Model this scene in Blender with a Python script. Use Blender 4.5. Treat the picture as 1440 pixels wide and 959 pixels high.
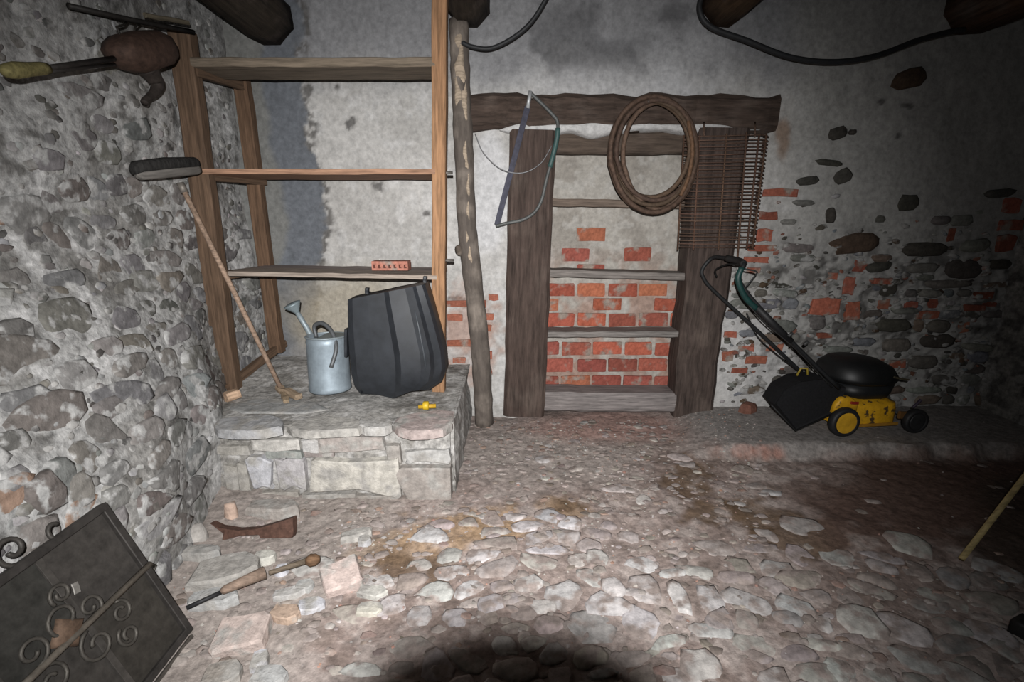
import bpy, math, random
import numpy as np
from mathutils import Vector, Matrix

for o in list(bpy.data.objects):
    bpy.data.objects.remove(o)
SC = bpy.context.scene
COL = SC.collection

# ------------------------------------------------------------------ camera
W, H, F = 1440.0, 959.0, 680.0
PITCH = math.radians(14.4)
CP, SP = math.cos(PITCH), math.sin(PITCH)
CAMZ = 1.45
cam_d = bpy.data.cameras.new('camera')
cam_d.sensor_width = 36.0
cam_d.lens = F / W * 36.0
cam_d.clip_start = 0.005
cam = bpy.data.objects.new('camera', cam_d)
COL.objects.link(cam)
cam.location = (0, 0, CAMZ)
cam.rotation_euler = (math.pi / 2 - PITCH, 0, 0)
SC.camera = cam

# ------------------------------------------------------------------ light
world = bpy.data.worlds.new('world')
SC.world = world
world.use_nodes = True
world.node_tree.nodes['Background'].inputs[0].default_value = (0.5, 0.55, 0.62, 1)
world.node_tree.nodes['Background'].inputs[1].default_value = 0.02
SC.view_settings.view_transform = 'Standard'
SC.view_settings.look = 'None'
SC.view_settings.gamma = 1.0
SC.view_settings.use_curve_mapping = False
SC.view_settings.exposure = 0.0

FWD = Vector((0, CP, -SP)); UPV = Vector((0, SP, CP)); RGT = Vector((1, 0, 0))
FLASH = Vector((0, 0, CAMZ)) - FWD * 0.105 + UPV * 0.0945
ld = bpy.data.lights.new('camera_flash', 'SPOT')
ld.energy = 560
ld.color = (1.0, 0.985, 0.97)
ld.spot_size = math.radians(105)
ld.spot_blend = 1.0
ld.shadow_soft_size = 0.006
lo = bpy.data.objects.new('camera_flash', ld)
COL.objects.link(lo)
lo.location = FLASH
# the flash tube also spills weakly far outside its beam
ld2 = bpy.data.lights.new('camera_flash_spill', 'SPOT')
ld2.energy = 62; ld2.color = (0.97, 0.985, 1.0); ld2.spot_size = math.radians(168); ld2.spot_blend = 1.0; ld2.shadow_soft_size = 0.006
lo2 = bpy.data.objects.new('camera_flash_spill', ld2); COL.objects.link(lo2); lo2.location = FLASH
AIM = Vector((-0.11, CP - 0.09 * SP, -SP - 0.09 * CP))
lo.rotation_euler = AIM.to_track_quat('-Z', 'Y').to_euler(); lo2.rotation_euler = lo.rotation_euler

# ------------------------------------------------------------------ pixel helpers
def ray(px, py):
    u = (px - W / 2) / F; v = (py - H / 2) / F
    return Vector((u, CP - v * SP, -SP - v * CP))
def at_y(px, py, Y):
    d = ray(px, py); t = Y / d.y
    return Vector((d.x * t, Y, CAMZ + d.z * t))
def at_z(px, py, z):
    d = ray(px, py); t = (z - CAMZ) / d.z
    return Vector((d.x * t, d.y * t, z))
def at_x(px, py, X):
    d = ray(px, py); t = X / d.x
    return Vector((X, d.y * t, CAMZ + d.z * t))
def proj(x, y, z):
    dep = y * CP + (CAMZ - z) * SP
    yc = (CAMZ - z) * CP - y * SP
    dep = np.maximum(dep, 0.05)
    return x / dep * F + W / 2, yc / dep * F + H / 2

# ------------------------------------------------------------------ noise
def _hash(ix, iy, seed):
    n = (ix.astype(np.int64) * 374761393 + iy.astype(np.int64) * 668265263 + seed * 1442695041) & 0xFFFFFFFF
    n = ((n ^ (n >> 13)) * 1274126177) & 0xFFFFFFFF
    n = n ^ (n >> 16)
    return (n & 0xFFFFFF) / float(0xFFFFFF)
def vnoise(x, y, seed=0):
    x = np.asarray(x, float); y = np.asarray(y, float)
    ix = np.floor(x); iy = np.floor(y); fx = x - ix; fy = y - iy
    fx = fx * fx * (3 - 2 * fx); fy = fy * fy * (3 - 2 * fy)
    a = _hash(ix, iy, seed); b = _hash(ix + 1, iy, seed); c = _hash(ix, iy + 1, seed); d = _hash(ix + 1, iy + 1, seed)
    return (a * (1 - fx) + b * fx) * (1 - fy) + (c * (1 - fx) + d * fx) * fy
def fbm(x, y, seed=0, octv=4, gain=0.5):
    s = 0; a = 1; t = 0
    for k in range(octv):
        s = s + a * vnoise(np.asarray(x) * 2 ** k, np.asarray(y) * 2 ** k, seed + k * 17)
        t += a; a *= gain
    return s / t
def sstep(a, b, x):
    t = np.clip((x - a) / (b - a), 0, 1)
    return t * t * (3 - 2 * t)

# ------------------------------------------------------------------ materials
def nt(name):
    m = bpy.data.materials.new(name); m.use_nodes = True
    t = m.node_tree
    return m, t, t.nodes['Principled BSDF']
def mk(name, col=None, rough=0.8, metal=0.0, nscale=30, namt=0.35, bump=0.3, bdist=0.004, stretch=(1, 1, 1), attr=None,
       col2=None, c2pos=False, c2scale=4.0, c2lo=0.5, c2hi=0.62, spec=0.3, bscale=None, coat=0.0):
    """base colour (given, object colour or painted attribute) times fine noise, optional second colour in patches, bump"""
    m, t, b = nt(name)
    N = t.nodes.new; L = t.links.new
    tc = N('ShaderNodeTexCoord'); mp = N('ShaderNodeMapping')
    mp.inputs['Scale'].default_value = stretch
    L(tc.outputs['Object'], mp.inputs['Vector'])
    no = N('ShaderNodeTexNoise'); no.inputs['Scale'].default_value = nscale; no.inputs['Detail'].default_value = 6
    no.inputs['Roughness'].default_value = 0.65
    L(mp.outputs[0], no.inputs['Vector'])
    mr = N('ShaderNodeMapRange')
    mr.inputs['From Min'].default_value = 0.28; mr.inputs['From Max'].default_value = 0.72
    mr.inputs['To Min'].default_value = 1 - namt; mr.inputs['To Max'].default_value = 1 + namt
    L(no.outputs['Fac'], mr.inputs['Value'])
    if col is not None:
        rgb = N('ShaderNodeRGB'); rgb.outputs[0].default_value = (*col, 1); src = rgb.outputs[0]
    elif attr:
        at = N('ShaderNodeAttribute'); at.attribute_name = attr; src = at.outputs['Color']
    else:
        oi = N('ShaderNodeObjectInfo'); src = oi.outputs['Color']
    if col2 is not None:
        n2 = N('ShaderNodeTexNoise'); n2.inputs['Scale'].default_value = c2scale; n2.inputs['Detail'].default_value = 5
        if c2pos:
            ge = N('ShaderNodeNewGeometry'); L(ge.outputs['Position'], n2.inputs['Vector'])
        else: L(tc.outputs['Object'], n2.inputs['Vector'])
        r2 = N('ShaderNodeMapRange'); r2.inputs['From Min'].default_value = c2lo; r2.inputs['From Max'].default_value = c2hi
        L(n2.outputs['Fac'], r2.inputs['Value'])
        mx = N('ShaderNodeMix'); mx.data_type = 'RGBA'
        L(r2.outputs[0], mx.inputs[0]); L(src, mx.inputs[6]); mx.inputs[7].default_value = (*col2, 1)
        src = mx.outputs[2]
    mul = N('ShaderNodeVectorMath'); mul.operation = 'SCALE'
    L(src, mul.inputs[0]); L(mr.outputs[0], mul.inputs['Scale'])
    L(mul.outputs[0], b.inputs['Base Color'])
    b.inputs['Roughness'].default_value = rough; b.inputs['Metallic'].default_value = metal
    b.inputs['Specular IOR Level'].default_value = spec
    if coat: b.inputs['Coat Weight'].default_value = coat
    if bump:
        nb = no
        if bscale:
            nb = N('ShaderNodeTexNoise'); nb.inputs['Scale'].default_value = bscale; nb.inputs['Detail'].default_value = 5
            L(mp.outputs[0], nb.inputs['Vector'])
        bp = N('ShaderNodeBump'); bp.inputs['Strength'].default_value = bump; bp.inputs['Distance'].default_value = bdist
        L(nb.outputs['Fac'], bp.inputs['Height']); L(bp.outputs[0], b.inputs['Normal'])
    return m
M = {}
M['plaster'] = mk('plaster', attr='Col', rough=0.92, nscale=30, namt=0.26, bump=0.6, bdist=0.007, spec=0.15)
M['mortar'] = mk('mortar', attr='Col', rough=0.95, nscale=34, namt=0.55, bump=0.8, bdist=0.010, spec=0.12)
M['earth'] = mk('earth', attr='Col', rough=0.95, nscale=34, namt=0.45, bump=0.8, bdist=0.008, spec=0.12)
M['stone'] = mk('stone', rough=0.88, nscale=32, namt=0.42, bump=0.8, bdist=0.008, spec=0.2)
M['stone_mix'] = mk('stone_mix', attr='Col', rough=0.9, col2=(0.26, 0.222, 0.205), c2pos=True, c2scale=6, c2lo=0.46, c2hi=0.64, nscale=34, namt=0.4, bump=0.7, bdist=0.006, spec=0.2)
M['limed'] = mk('limed_stone', rough=0.92, nscale=22, namt=0.45, bump=0.8, bdist=0.010, spec=0.10, col2=(0.34, 0.337, 0.33), c2pos=True, c2scale=15, c2lo=0.52, c2hi=0.60)
M['cobble'] = mk('dusty_cobble', rough=0.92, nscale=26, namt=0.4, bump=0.8, bdist=0.008, spec=0.12, col2=(0.245, 0.205, 0.187), c2pos=True, c2scale=13, c2lo=0.47, c2hi=0.60)
M['dusty'] = mk('dusty_stone', rough=0.92, nscale=26, namt=0.36, bump=0.9, bdist=0.010, spec=0.12, col2=(0.30, 0.288, 0.27), c2pos=True, c2scale=11, c2lo=0.48, c2hi=0.62)
M['brick'] = mk('brick', rough=0.92, nscale=45, namt=0.35, bump=0.6, bdist=0.005, spec=0.15, col2=(0.25, 0.205, 0.175), c2pos=True, c2scale=10, c2lo=0.54, c2hi=0.64)
M['rubble_mix'] = mk('rubble_mix', attr='Col', rough=0.92, nscale=20, namt=0.4, bump=0.8, bdist=0.008, spec=0.10, col2=(0.31, 0.303, 0.292), c2pos=True, c2scale=12, c2lo=0.48, c2hi=0.58)
M['wood'] = mk('wood', rough=0.8, nscale=5, namt=0.55, bump=0.5, bdist=0.004, stretch=(1, 14, 14), spec=0.2)
M['oldbeam'] = mk('old_beam', col2=(.09, .069, .058), c2pos=True, c2scale=5, c2lo=0.52, c2hi=0.75, rough=0.85, nscale=4, namt=0.6, bump=0.8, bdist=0.008, stretch=(1, 10, 10), spec=0.2)
M['bark'] = mk('bark', rough=0.9, nscale=7, namt=0.35, bump=0.9, bdist=0.006, stretch=(1, 4, 4), col2=(0.20, 0.17, 0.145), c2scale=6.5, c2lo=0.5, c2hi=0.7)
M['rust'] = mk('rust', rough=0.75, metal=0.3, nscale=40, namt=0.5, bump=0.6, bdist=0.003)
M['iron'] = mk('iron', rough=0.6, metal=0.5, nscale=30, namt=0.4, bump=0.3, bdist=0.002)
M['zinc'] = mk('zinc', rough=0.5, metal=0.35, nscale=14, namt=0.25, bump=0.15, bdist=0.002)
M['blackplastic'] = mk('black_plastic', rough=0.5, nscale=12, namt=0.35, bump=0.06, bdist=0.002, spec=0.5)
M['rubber'] = mk('rubber', rough=0.6, nscale=20, namt=0.3, bump=0.1, bdist=0.002, spec=0.4)
M['paint'] = mk('paint', rough=0.5, nscale=14, namt=0.25, bump=0.08, bdist=0.002, spec=0.4)
M['dirtypaint'] = mk('dirty_paint', rough=0.55, nscale=20, namt=0.25, bump=0.1, bdist=0.002, spec=0.4, col2=(0.07, 0.045, 0.02), c2scale=22, c2lo=0.58, c2hi=0.64)
M['fabric'] = mk('fabric', rough=0.9, nscale=60, namt=0.3, bump=0.3, bdist=0.002, spec=0.15)
M['bristle'] = mk('bristle', rough=0.95, nscale=60, namt=0.6, bump=1.0, bdist=0.006, stretch=(1, 1, 0.3), spec=0.1)

# ------------------------------------------------------------------ object helpers
RNG = random.Random(7)
def tagk(o, label=None, cat=None, group=None, kind=None):
    if label: o['label'] = label
    if cat: o['category'] = cat
    if group: o['group'] = group
    if kind: o['kind'] = kind
    return o
def root(name, loc, label, cat, group=None):
    e = bpy.data.objects.new(name, None); COL.objects.link(e)
    e.location = loc; e.empty_display_size = 0.1
    e['_m'] = 1
    del e['_m']
    return tagk(e, label, cat, group)
def mesh_obj(name, verts, faces, mat, parent=None, mw=None, color=None, smooth=False, label=None):
    me = bpy.data.meshes.new(name)
    me.from_pydata([tuple(v) for v in verts], [], faces); me.update()
    return link_mesh(name, me, mat, parent, mw, color, smooth, label)
def basis(o):
    return Matrix.Translation(o.location) @ o.rotation_euler.to_matrix().to_4x4()
def link_mesh(name, me, mat, parent=None, mw=None, color=None, smooth=False, label=None):
    if mat is not None and not me.materials: me.materials.append(M[mat] if isinstance(mat, str) else mat)
    if smooth: me.polygons.foreach_set('use_smooth', [True] * len(me.polygons))
    o = bpy.data.objects.new(name, me); COL.objects.link(o)
    if mw is not None:
        o.location = mw.to_translation(); o.rotation_euler = mw.to_euler(); 
    if parent is not None:
        o.parent = parent
        pm = world_of(parent)
        o.matrix_parent_inverse = pm.inverted()
    if color is not None: o.color = (*color, 1)
    if label: o['label'] = label
    return o
def world_of(o):
    m = basis(o)
    if o.parent is not None:
        m = world_of(o.parent) @ o.matrix_parent_inverse @ m
    return m
def frame(origin, xdir, zhint):
    x = Vector(xdir).normalized(); z = Vector(zhint); y = z.cross(x)
    if y.length < 1e-5: y = Vector((0, 1, 0)).cross(x)
    y.normalize(); z = x.cross(y)
    m = Matrix((x, y, z)).transposed().to_4x4(); m.translation = Vector(origin)
    return m
def bar(name, p0, p1, w, h, mat, color, parent=None, up=(0, 0, 1), seg=8, jit=0.003, cham=0.15, smooth=False, taper=1.0, seed=None, label=None, bow=0.0):
    """plank or beam from p0 to p1: w across, h along `up`"""
    r = random.Random(seed if seed is not None else hash((round(p0[0], 3), round(p1[2], 3), round(p0[1], 3))) & 0xffff)
    p0 = Vector(p0); p1 = Vector(p1); Lh = (p1 - p0).length
    mw = frame(p0, p1 - p0, up)
    c = min(w, h) * cham; hw, hh = w / 2, h / 2
    prof = [(-hw + c, -hh), (hw - c, -hh), (hw, -hh + c), (hw, hh - c), (hw - c, hh), (-hw + c, hh), (-hw, hh - c), (-hw, -hh + c)]
    v = []; f = []
    for i in range(seg + 1):
        t = i / seg; s = 1 + (taper - 1) * t; bz = math.sin(t * math.pi) * bow
        dy = r.uniform(-jit, jit); dz = r.uniform(-jit, jit)
        ex = r.uniform(-jit, jit) * (1 if i in (0, seg) else 0)
        for (a, b) in prof:
            v.append((Lh * t + ex, a * s + dy + r.uniform(-jit, jit) * .5, b * s + dz + bz + r.uniform(-jit, jit) * .5))
    for i in range(seg):
        for k in range(8):
            k2 = (k + 1) % 8
            f.append((i * 8 + k, i * 8 + k2, (i + 1) * 8 + k2, (i + 1) * 8 + k))
    f.append(tuple(reversed(range(8)))); f.append(tuple(range(seg * 8, seg * 8 + 8)))
    f = [tuple(reversed(q)) for q in f] if False else f
    return mesh_obj(name, v, f, mat, parent, mw, color, smooth, label)
def smooth_path(pts, n=8):
    pts = [Vector(p) for p in pts]; out = []
    P = [pts[0] * 2 - pts[1]] + pts + [pts[-1] * 2 - pts[-2]]
    for i in range(1, len(P) - 2):
        a, b, c, d = P[i - 1], P[i], P[i + 1], P[i + 2]
        for k in range(n):
            t = k / n
            out.append(0.5 * ((2 * b) + (c - a) * t + (2 * a - 5 * b + 4 * c - d) * t * t + (3 * b - a - 3 * c + d) * t ** 3))
    out.append(pts[-1]); return out
def tube_geo(pts, rad, sides=8, closed=False):
    pts = [Vector(p) for p in pts]; n = len(pts)
    rads = rad if isinstance(rad, (list, tuple)) else [rad] * n
    v = []; f = []; nrm = None
    for i, p in enumerate(pts):
        if closed: tg = (pts[(i + 1) % n] - pts[i - 1])
        else: tg = pts[min(i + 1, n - 1)] - pts[max(i - 1, 0)]
        tg.normalize()
        if nrm is None:
            nrm = tg.orthogonal().normalized()
        nrm = (nrm - tg * nrm.dot(tg))
        if nrm.length < 1e-6: nrm = tg.orthogonal()
        nrm.normalize(); bn = tg.cross(nrm)
        for k in range(sides):
            a = 2 * math.pi * k / sides
            v.append(p + (nrm * math.cos(a) + bn * math.sin(a)) * rads[i])
    m = n if closed else n - 1
    for i in range(m):
        j = (i + 1) % n
        for k in range(sides):
            k2 = (k + 1) % sides
            f.append((i * sides + k, i * sides + k2, j * sides + k2, j * sides + k))
    if not closed:
        f.append(tuple(reversed(range(sides)))); f.append(tuple(range((n - 1) * sides, n * sides)))
    return v, f
def tube(name, pts, rad, mat, color, parent=None, sides=8, closed=False, label=None):
    v, f = tube_geo(pts, rad, sides, closed)
    o0 = Vector(v[0]); v = [Vector(q) - o0 for q in v]
    return mesh_obj(name, v, f, mat, parent, Matrix.Translation(o0), color, True, label)
def merge(geos):
    V = []; Fc = []
    for v, f in geos:
        o = len(V); V += list(v); Fc += [tuple(i + o for i in q) for q in f]
    return V, Fc
def lathe_geo(prof, n=24, axis_m=None):
    """prof: list of (r, z); around local z"""
    v = []; f = []
    for (r, z) in prof:
        for k in range(n):
            a = 2 * math.pi * k / n
            v.append(Vector((r * math.cos(a), r * math.sin(a), z)))
    for i in range(len(prof) - 1):
        for k in range(n):
            k2 = (k + 1) % n
            f.append((i * n + k, i * n + k2, (i + 1) * n + k2, (i + 1) * n + k))
    f.append(tuple(reversed(range(n)))); f.append(tuple(range((len(prof) - 1) * n, len(prof) * n)))
    if axis_m is not None: v = [axis_m @ q for q in v]
    return v, f
def lathe(name, prof, mw, mat, color, parent=None, n=24, smooth=True, label=None):
    v, f = lathe_geo(prof, n)
    o = mesh_obj(name, v, f, mat, parent, mw, color, smooth, label)
    return o
def prism(name, poly, thick, mw, mat, color, parent=None, bevel=0.0, label=None):
    """polygon in local xy, extruded along local z from 0 to thick"""
    n = len(poly)
    cx = sum(p[0] for p in poly) / n; cy = sum(p[1] for p in poly) / n
    def ring(s, z): 
        out = []
        for (x, y) in poly:
            d = math.hypot(x - cx, y - cy) or 1
            k = max(0, d - s) / d
            out.append((cx + (x - cx) * k, cy + (y - cy) * k, z))
        return out
    rings = [ring(bevel, 0), ring(0, bevel), ring(0, thick - bevel), ring(bevel, thick)] if bevel else [ring(0, 0), ring(0, thick)]
    v = sum(rings, []); f = []
    for i in range(len(rings) - 1):
        for k in range(n):
            k2 = (k + 1) % n
            f.append((i * n + k, i * n + k2, (i + 1) * n + k2, (i + 1) * n + k))
    f.append(tuple(reversed(range(n)))); f.append(tuple(range((len(rings) - 1) * n, len(rings) * n)))
    return mesh_obj(name, v, f, mat, parent, mw, color, False, label)

# ------------------------------------------------------------------ stones
def clip_cell(poly, nx, ny, c):
    out = []
    for i in range(len(poly)):
        a = poly[i]; b = poly[(i + 1) % len(poly)]
        da = a[0] * nx + a[1] * ny - c; db = b[0] * nx + b[1] * ny - c
        if da <= 0: out.append(a)
        if da * db < 0:
            t = da / (da - db); out.append((a[0] + (b[0] - a[0]) * t, a[1] + (b[1] - a[1]) * t))
    return out
def cells(pts, asp, k=16, maxr=2.2, size=0.1):
    """Voronoi cells of points (a,b); asp stretches b so that stones come out long; gives polygons around each point"""
    A = np.array(pts); A2 = A * np.array([1.0, asp]); res = []
    for i in range(len(A2)):
        d = ((A2 - A2[i]) ** 2).sum(1); idx = np.argsort(d)[1:k + 1]
        R = size * maxr / 2
        poly = [(-R, -R), (R, -R), (R, R), (-R, R)]
        for j in idx:
            nx, ny = A2[j] - A2[i]; poly = clip_cell(poly, nx, ny, (nx * nx + ny * ny) / 2)
            if len(poly) < 3: break
        res.append([(p[0], p[1] / asp) for p in poly])
    return res
def shape_poly(poly, gap, rng, n=10, wob=0.06):
    """shrink, round and resample a polygon to n points about its centre"""
    cx = sum(p[0] for p in poly) / len(poly); cy = sum(p[1] for p in poly) / len(poly)
    q = []
    for p in poly:
        dx, dy = p[0] - cx, p[1] - cy; d = math.hypot(dx, dy) or 1e-6
        k = max(0.25, (d - gap) / d); q.append((cx + dx * k, cy + dy * k))
    for _ in range(1):
        w = []
        for i in range(len(q)):
            a, b = q[i], q[(i + 1) % len(q)]
            w.append((a[0] * .75 + b[0] * .25, a[1] * .75 + b[1] * .25)); w.append((a[0] * .25 + b[0] * .75, a[1] * .25 + b[1] * .75))
        q = w
    Ls = [math.hypot(q[(i + 1) % len(q)][0] - q[i][0], q[(i + 1) % len(q)][1] - q[i][1]) for i in range(len(q))]
    T = sum(Ls); out = []; i = 0; acc = 0
    for s in range(n):
        tgt = T * s / n
        while acc + Ls[i] < tgt: acc += Ls[i]; i += 1
        t = (tgt - acc) / (Ls[i] or 1e-9); a, b = q[i], q[(i + 1) % len(q)]
        k = 1 + rng.uniform(-wob, wob)
        out.append(((a[0] + (b[0] - a[0]) * t - cx) * k, (a[1] + (b[1] - a[1]) * t - cy) * k))
    return out, (cx, cy)
def stone_geo(poly, h, rng, deep=0.03, top=0.76, flat=False):
    n = len(poly); v = []; f = []
    lv = [(1.04, -deep), (0.98, 0.35 * h), (top, 0.93 * h)] if not flat else [(1.0, -deep), (0.985, 0.8 * h), (0.9, h)]
    for ri, (s, z) in enumerate(lv):
        for (x, y) in poly:
            v.append((x * s, y * s, z + (rng.uniform(-.16, .16) * h * (.3 if flat else 1) if ri else 0)))
    v.append((0, 0, h * (1.02 if flat else rng.uniform(.95, 1.1))))
    for i in range(2):
        for k in range(n):
            k2 = (k + 1) % n
            f.append((i * n + k, i * n + k2, (i + 1) * n + k2, (i + 1) * n + k))
    for k in range(n): f.append((2 * n + k, 2 * n + (k + 1) % n, 3 * n))
    return v, f
def ell_poly(w, h, rot, rng, n=10, box=0.4, wob=0.08):
    """superellipse outline: box 0 round .. 1 square"""
    out = []; e = 2 + box * 6
    for k in range(n):
        a = 2 * math.pi * (k + .5) / n; c, s = math.cos(a), math.sin(a)
        r = (abs(c) ** e + abs(s) ** e) ** (-1 / e)
        x, y = c * r * w / 2 * (1 + rng.uniform(-wob, wob)), s * r * h / 2 * (1 + rng.uniform(-wob, wob))
        out.append((x * math.cos(rot) - y * math.sin(rot), x * math.sin(rot) + y * math.cos(rot)))
    return out
def rect_poly(w, h, rot, rng, wob=0.02):
    c = min(w, h) * rng.uniform(.04, .10); a, b = w / 2, h / 2
    q = [(-a + c, -b), (0, -b), (a - c, -b), (a, -b + c), (a, b - c), (a - c, b), (0, b), (-a + c, b), (-a, b - c), (-a, -b + c)]
    s = min(w, h) * wob; out = []
    for x, y in q:
        x += rng.uniform(-s, s); y += rng.uniform(-s, s)
        out.append((x * math.cos(rot) - y * math.sin(rot), x * math.sin(rot) + y * math.cos(rot)))
    return out
def tilt(m, rng, a=0.1):
    return m @ Matrix.Rotation(rng.uniform(-a, a), 4, 'X') @ Matrix.Rotation(rng.uniform(-a, a), 4, 'Y')
def vary(c, rng, a=0.15):
    k = 1 + rng.uniform(-a, a)
    return tuple(max(0.005, x * k * (1 + rng.uniform(-.04, .04))) for x in c)
def grid_mesh(name, us, vs, fn, mat, cfn, parent=None, flip=False, hole=None):
    """surface over the lattice us x vs; fn gives x,y,z arrays, cfn gives r,g,b arrays of the material's own colour"""
    U, V = np.meshgrid(us, vs); x, y, z = fn(U, V)
    nu, nv = len(us), len(vs)
    co = np.stack([x, y, z], -1).reshape(-1, 3)
    i = np.arange(nu * nv).reshape(nv, nu)
    q = np.stack([i[:-1, :-1], i[:-1, 1:], i[1:, 1:], i[1:, :-1]], -1)
    if flip: q = q[..., ::-1]
    if hole is not None:
        uc = (U[:-1, :-1] + U[1:, 1:]) / 2; vc = (V[:-1, :-1] + V[1:, 1:]) / 2
        q = q[~hole(uc, vc)]
    q = q.reshape(-1, 4)
    me = bpy.data.meshes.new(name)
    me.vertices.add(len(co)); me.vertices.foreach_set('co', co.ravel())
    me.loops.add(q.size); me.loops.foreach_set('vertex_index', q.ravel().astype(np.int32))
    me.polygons.add(len(q)); me.polygons.foreach_set('loop_start', np.arange(0, q.size, 4, dtype=np.int32))
    try: me.polygons.foreach_set('loop_total', np.full(len(q), 4, np.int32))
    except Exception: pass
    me.update(calc_edges=True)
    r, g, b = cfn(U, V, x, y, z)
    ca = me.color_attributes.new('Col', 'FLOAT_COLOR', 'POINT')
    ca.data.foreach_set('color', np.stack([r, g, b, np.ones_like(r)], -1).astype(np.float32).ravel())
    return link_mesh(name, me, mat, parent, None, None, True)
def cmix(a, b, t):
    return tuple(p * (1 - t) + q * t for p, q in zip(a, b))
def emask(px, py, cx, cy, rx, ry, n=None, soft=0.25, amp=0.5):
    d = np.hypot((px - cx) / rx, (py - cy) / ry)
    if n is not None: d = d + (n - 0.5) * 2 * amp
    return sstep(1 + soft, 1 - soft, d)
# ================================================================== the setting
D = 3.39
def tframe(c, U, V):
    U = Vector(U); V = Vector(V); N = U.cross(V).normalized(); U = (U - N * U.dot(N)).normalized(); V = N.cross(U)
    m = Matrix((U, V, N)).transposed().to_4x4(); m.translation = Vector(c); return m

# ---- left wall: battered rubble wall
def left_x(Y, z):
    Y = np.asarray(Y, float); z = np.asarray(z, float)
    s = 1 - .35 * sstep(1.7, 2.3, Y) - .55 * sstep(2.3, 2.85, Y)
    g = sstep(1.5, .3, z)
    n = (fbm(Y * 3, z * 3, 3, 3) - .5) * .07 + (fbm(Y * 11, z * 13, 9, 3) - .5) * .015
    return -1.80 + .40 * g * s + n
def left_col(U, V, x, y, z):
    n1 = fbm(y * 4, z * 5, 21, 5); n2 = fbm(y * 14, z * 16, 31, 4); n3 = fbm(y * 1.6, z * 1.6, 41, 3)
    c = (0.335 + 0 * n1, 0.332 + 0 * n1, 0.325 + 0 * n1)
    c = cmix(c, (.19, .183, .172), sstep(.50, .68, n1) * .8)
    c = cmix(c, (.44, .435, .43), sstep(.52, .66, n2) * sstep(.35, .62, n3) * .95)
    c = cmix(c, (.10, .095, .088), sstep(.66, .74, n2) * .0 + sstep(.40, .28, n2) * .75)
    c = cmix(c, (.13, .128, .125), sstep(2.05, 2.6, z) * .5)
    return c
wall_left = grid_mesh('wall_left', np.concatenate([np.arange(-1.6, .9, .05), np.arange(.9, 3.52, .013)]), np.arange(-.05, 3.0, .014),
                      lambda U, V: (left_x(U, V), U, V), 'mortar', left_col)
tagk(wall_left, kind='structure')

# ---- back wall: plaster over rubble and brick, with the doorway cut out
HX0, HX1, HZ = .20, 1.26, 2.04
def back_y(X, z):
    n = (fbm(X * 2.2, z * 2.2, 5, 3) - .5) * .035 + (fbm(X * 13, z * 13, 15, 3) - .5) * .012
    px, py = proj(X, D, z)
    rub = sstep(1040, 1130, px) * sstep(290, 400, py)
    n2 = (fbm(X * 16, z * 26, 25, 3) - .5) * .05 * rub
    return D + n + n2 + .012 * rub
CEM = [(110, 423), (200, 436), (270, 455), (330, 461), (380, 446), (460, 440), (520, 430)]
def back_col(U, V, x, y, z):
    px, py = proj(x, np.full_like(x, D), z)
    n1 = fbm(x * 3, z * 3, 61, 5); n2 = fbm(x * 12, z * 12, 71, 4); n3 = fbm(x * 30, z * 34, 81, 3)
    o = 0 * n1
    c = (.445 + o, .435 + o, .42 + o)
    c = cmix(c, (.35, .34, .325), sstep(.42, .62, n1) * .7)
    c = cmix(c, (.50, .495, .49), sstep(.56, .68, n2) * .5)
    # dirty upper band
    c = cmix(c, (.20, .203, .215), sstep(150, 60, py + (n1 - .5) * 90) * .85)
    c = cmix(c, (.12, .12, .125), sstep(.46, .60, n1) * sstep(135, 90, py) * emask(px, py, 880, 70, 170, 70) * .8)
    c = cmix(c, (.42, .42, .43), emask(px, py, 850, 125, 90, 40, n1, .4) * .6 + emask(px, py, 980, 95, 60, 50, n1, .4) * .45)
    # grey cement render by the corner
    edge = np.interp(py, [p[0] for p in CEM], [p[1] for p in CEM]) + (n2 - .5) * 26
    c = cmix(c, (.135, .145, .162), sstep(edge + 3, edge - 3, px))
    c = cmix(c, (.22, .215, .19), sstep(edge - 50, edge - 62, px + (n2 - .5) * 40) * .6)
    rim = np.exp(-((px - edge - 3) / 6.0) ** 2) * sstep(.42, .55, n3)
    c = cmix(c, (.09, .085, .08), rim * .9)
    # ochre damp patch low down behind the bin
    c = cmix(c, (.33, .29, .22), emask(px, py, 500, 440, 90, 60, n1, .5) * .75)
    c = cmix(c, (.30, .29, .28), emask(px, py, 530, 520, 130, 40, n1, .4) * .7)
    # right-hand side: greyer plaster
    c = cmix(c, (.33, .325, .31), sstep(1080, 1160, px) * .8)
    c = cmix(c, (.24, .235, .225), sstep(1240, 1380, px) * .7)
    # rubble zone mortar
    rub = sstep(1020, 1100, px) * sstep(300, 390, py + (n1 - .5) * 80)
    c = cmix(c, (.30, .295, .285), rub * .8)
    c = cmix(c, (.47, .465, .46), emask(px, py, 1060, 500, 60, 80, n1, .4) * .8)
    c = cmix(c, (.07, .066, .062), rub * sstep(.52, .66, n2) * .8)
    # chips
    for (cx, cy, rx, ry) in [(491, 173, 9, 7), (531, 263, 8, 8), (433, 127, 6, 8), (640, 420, 12, 6), (474, 120, 4, 5), (600, 300, 5, 4), (1275, 150, 7, 5), (1262, 190, 5, 6), (1240, 143, 4, 4), (1261, 413, 6, 5)]:
        c = cmix(c, (.14, .135, .13), emask(px, py, cx, cy, rx, ry, n3, .3, .8))
    # white limewash at the door jamb, brown stain beside the lintel end
    c = cmix(c, (.52, .52, .53), emask(px, py, 690, 260, 24, 90, n1, .35) * .8)
    c = cmix(c, (.25, .17, .12), emask(px, py, 1100, 190, 10, 30, n2, .4) * .8)
    # brick dust low beside the bench
    c = cmix(c, (.33, .19, .14), emask(px, py, 660, 470, 40, 60, n2, .4, .9) * .6)
    return c
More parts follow.
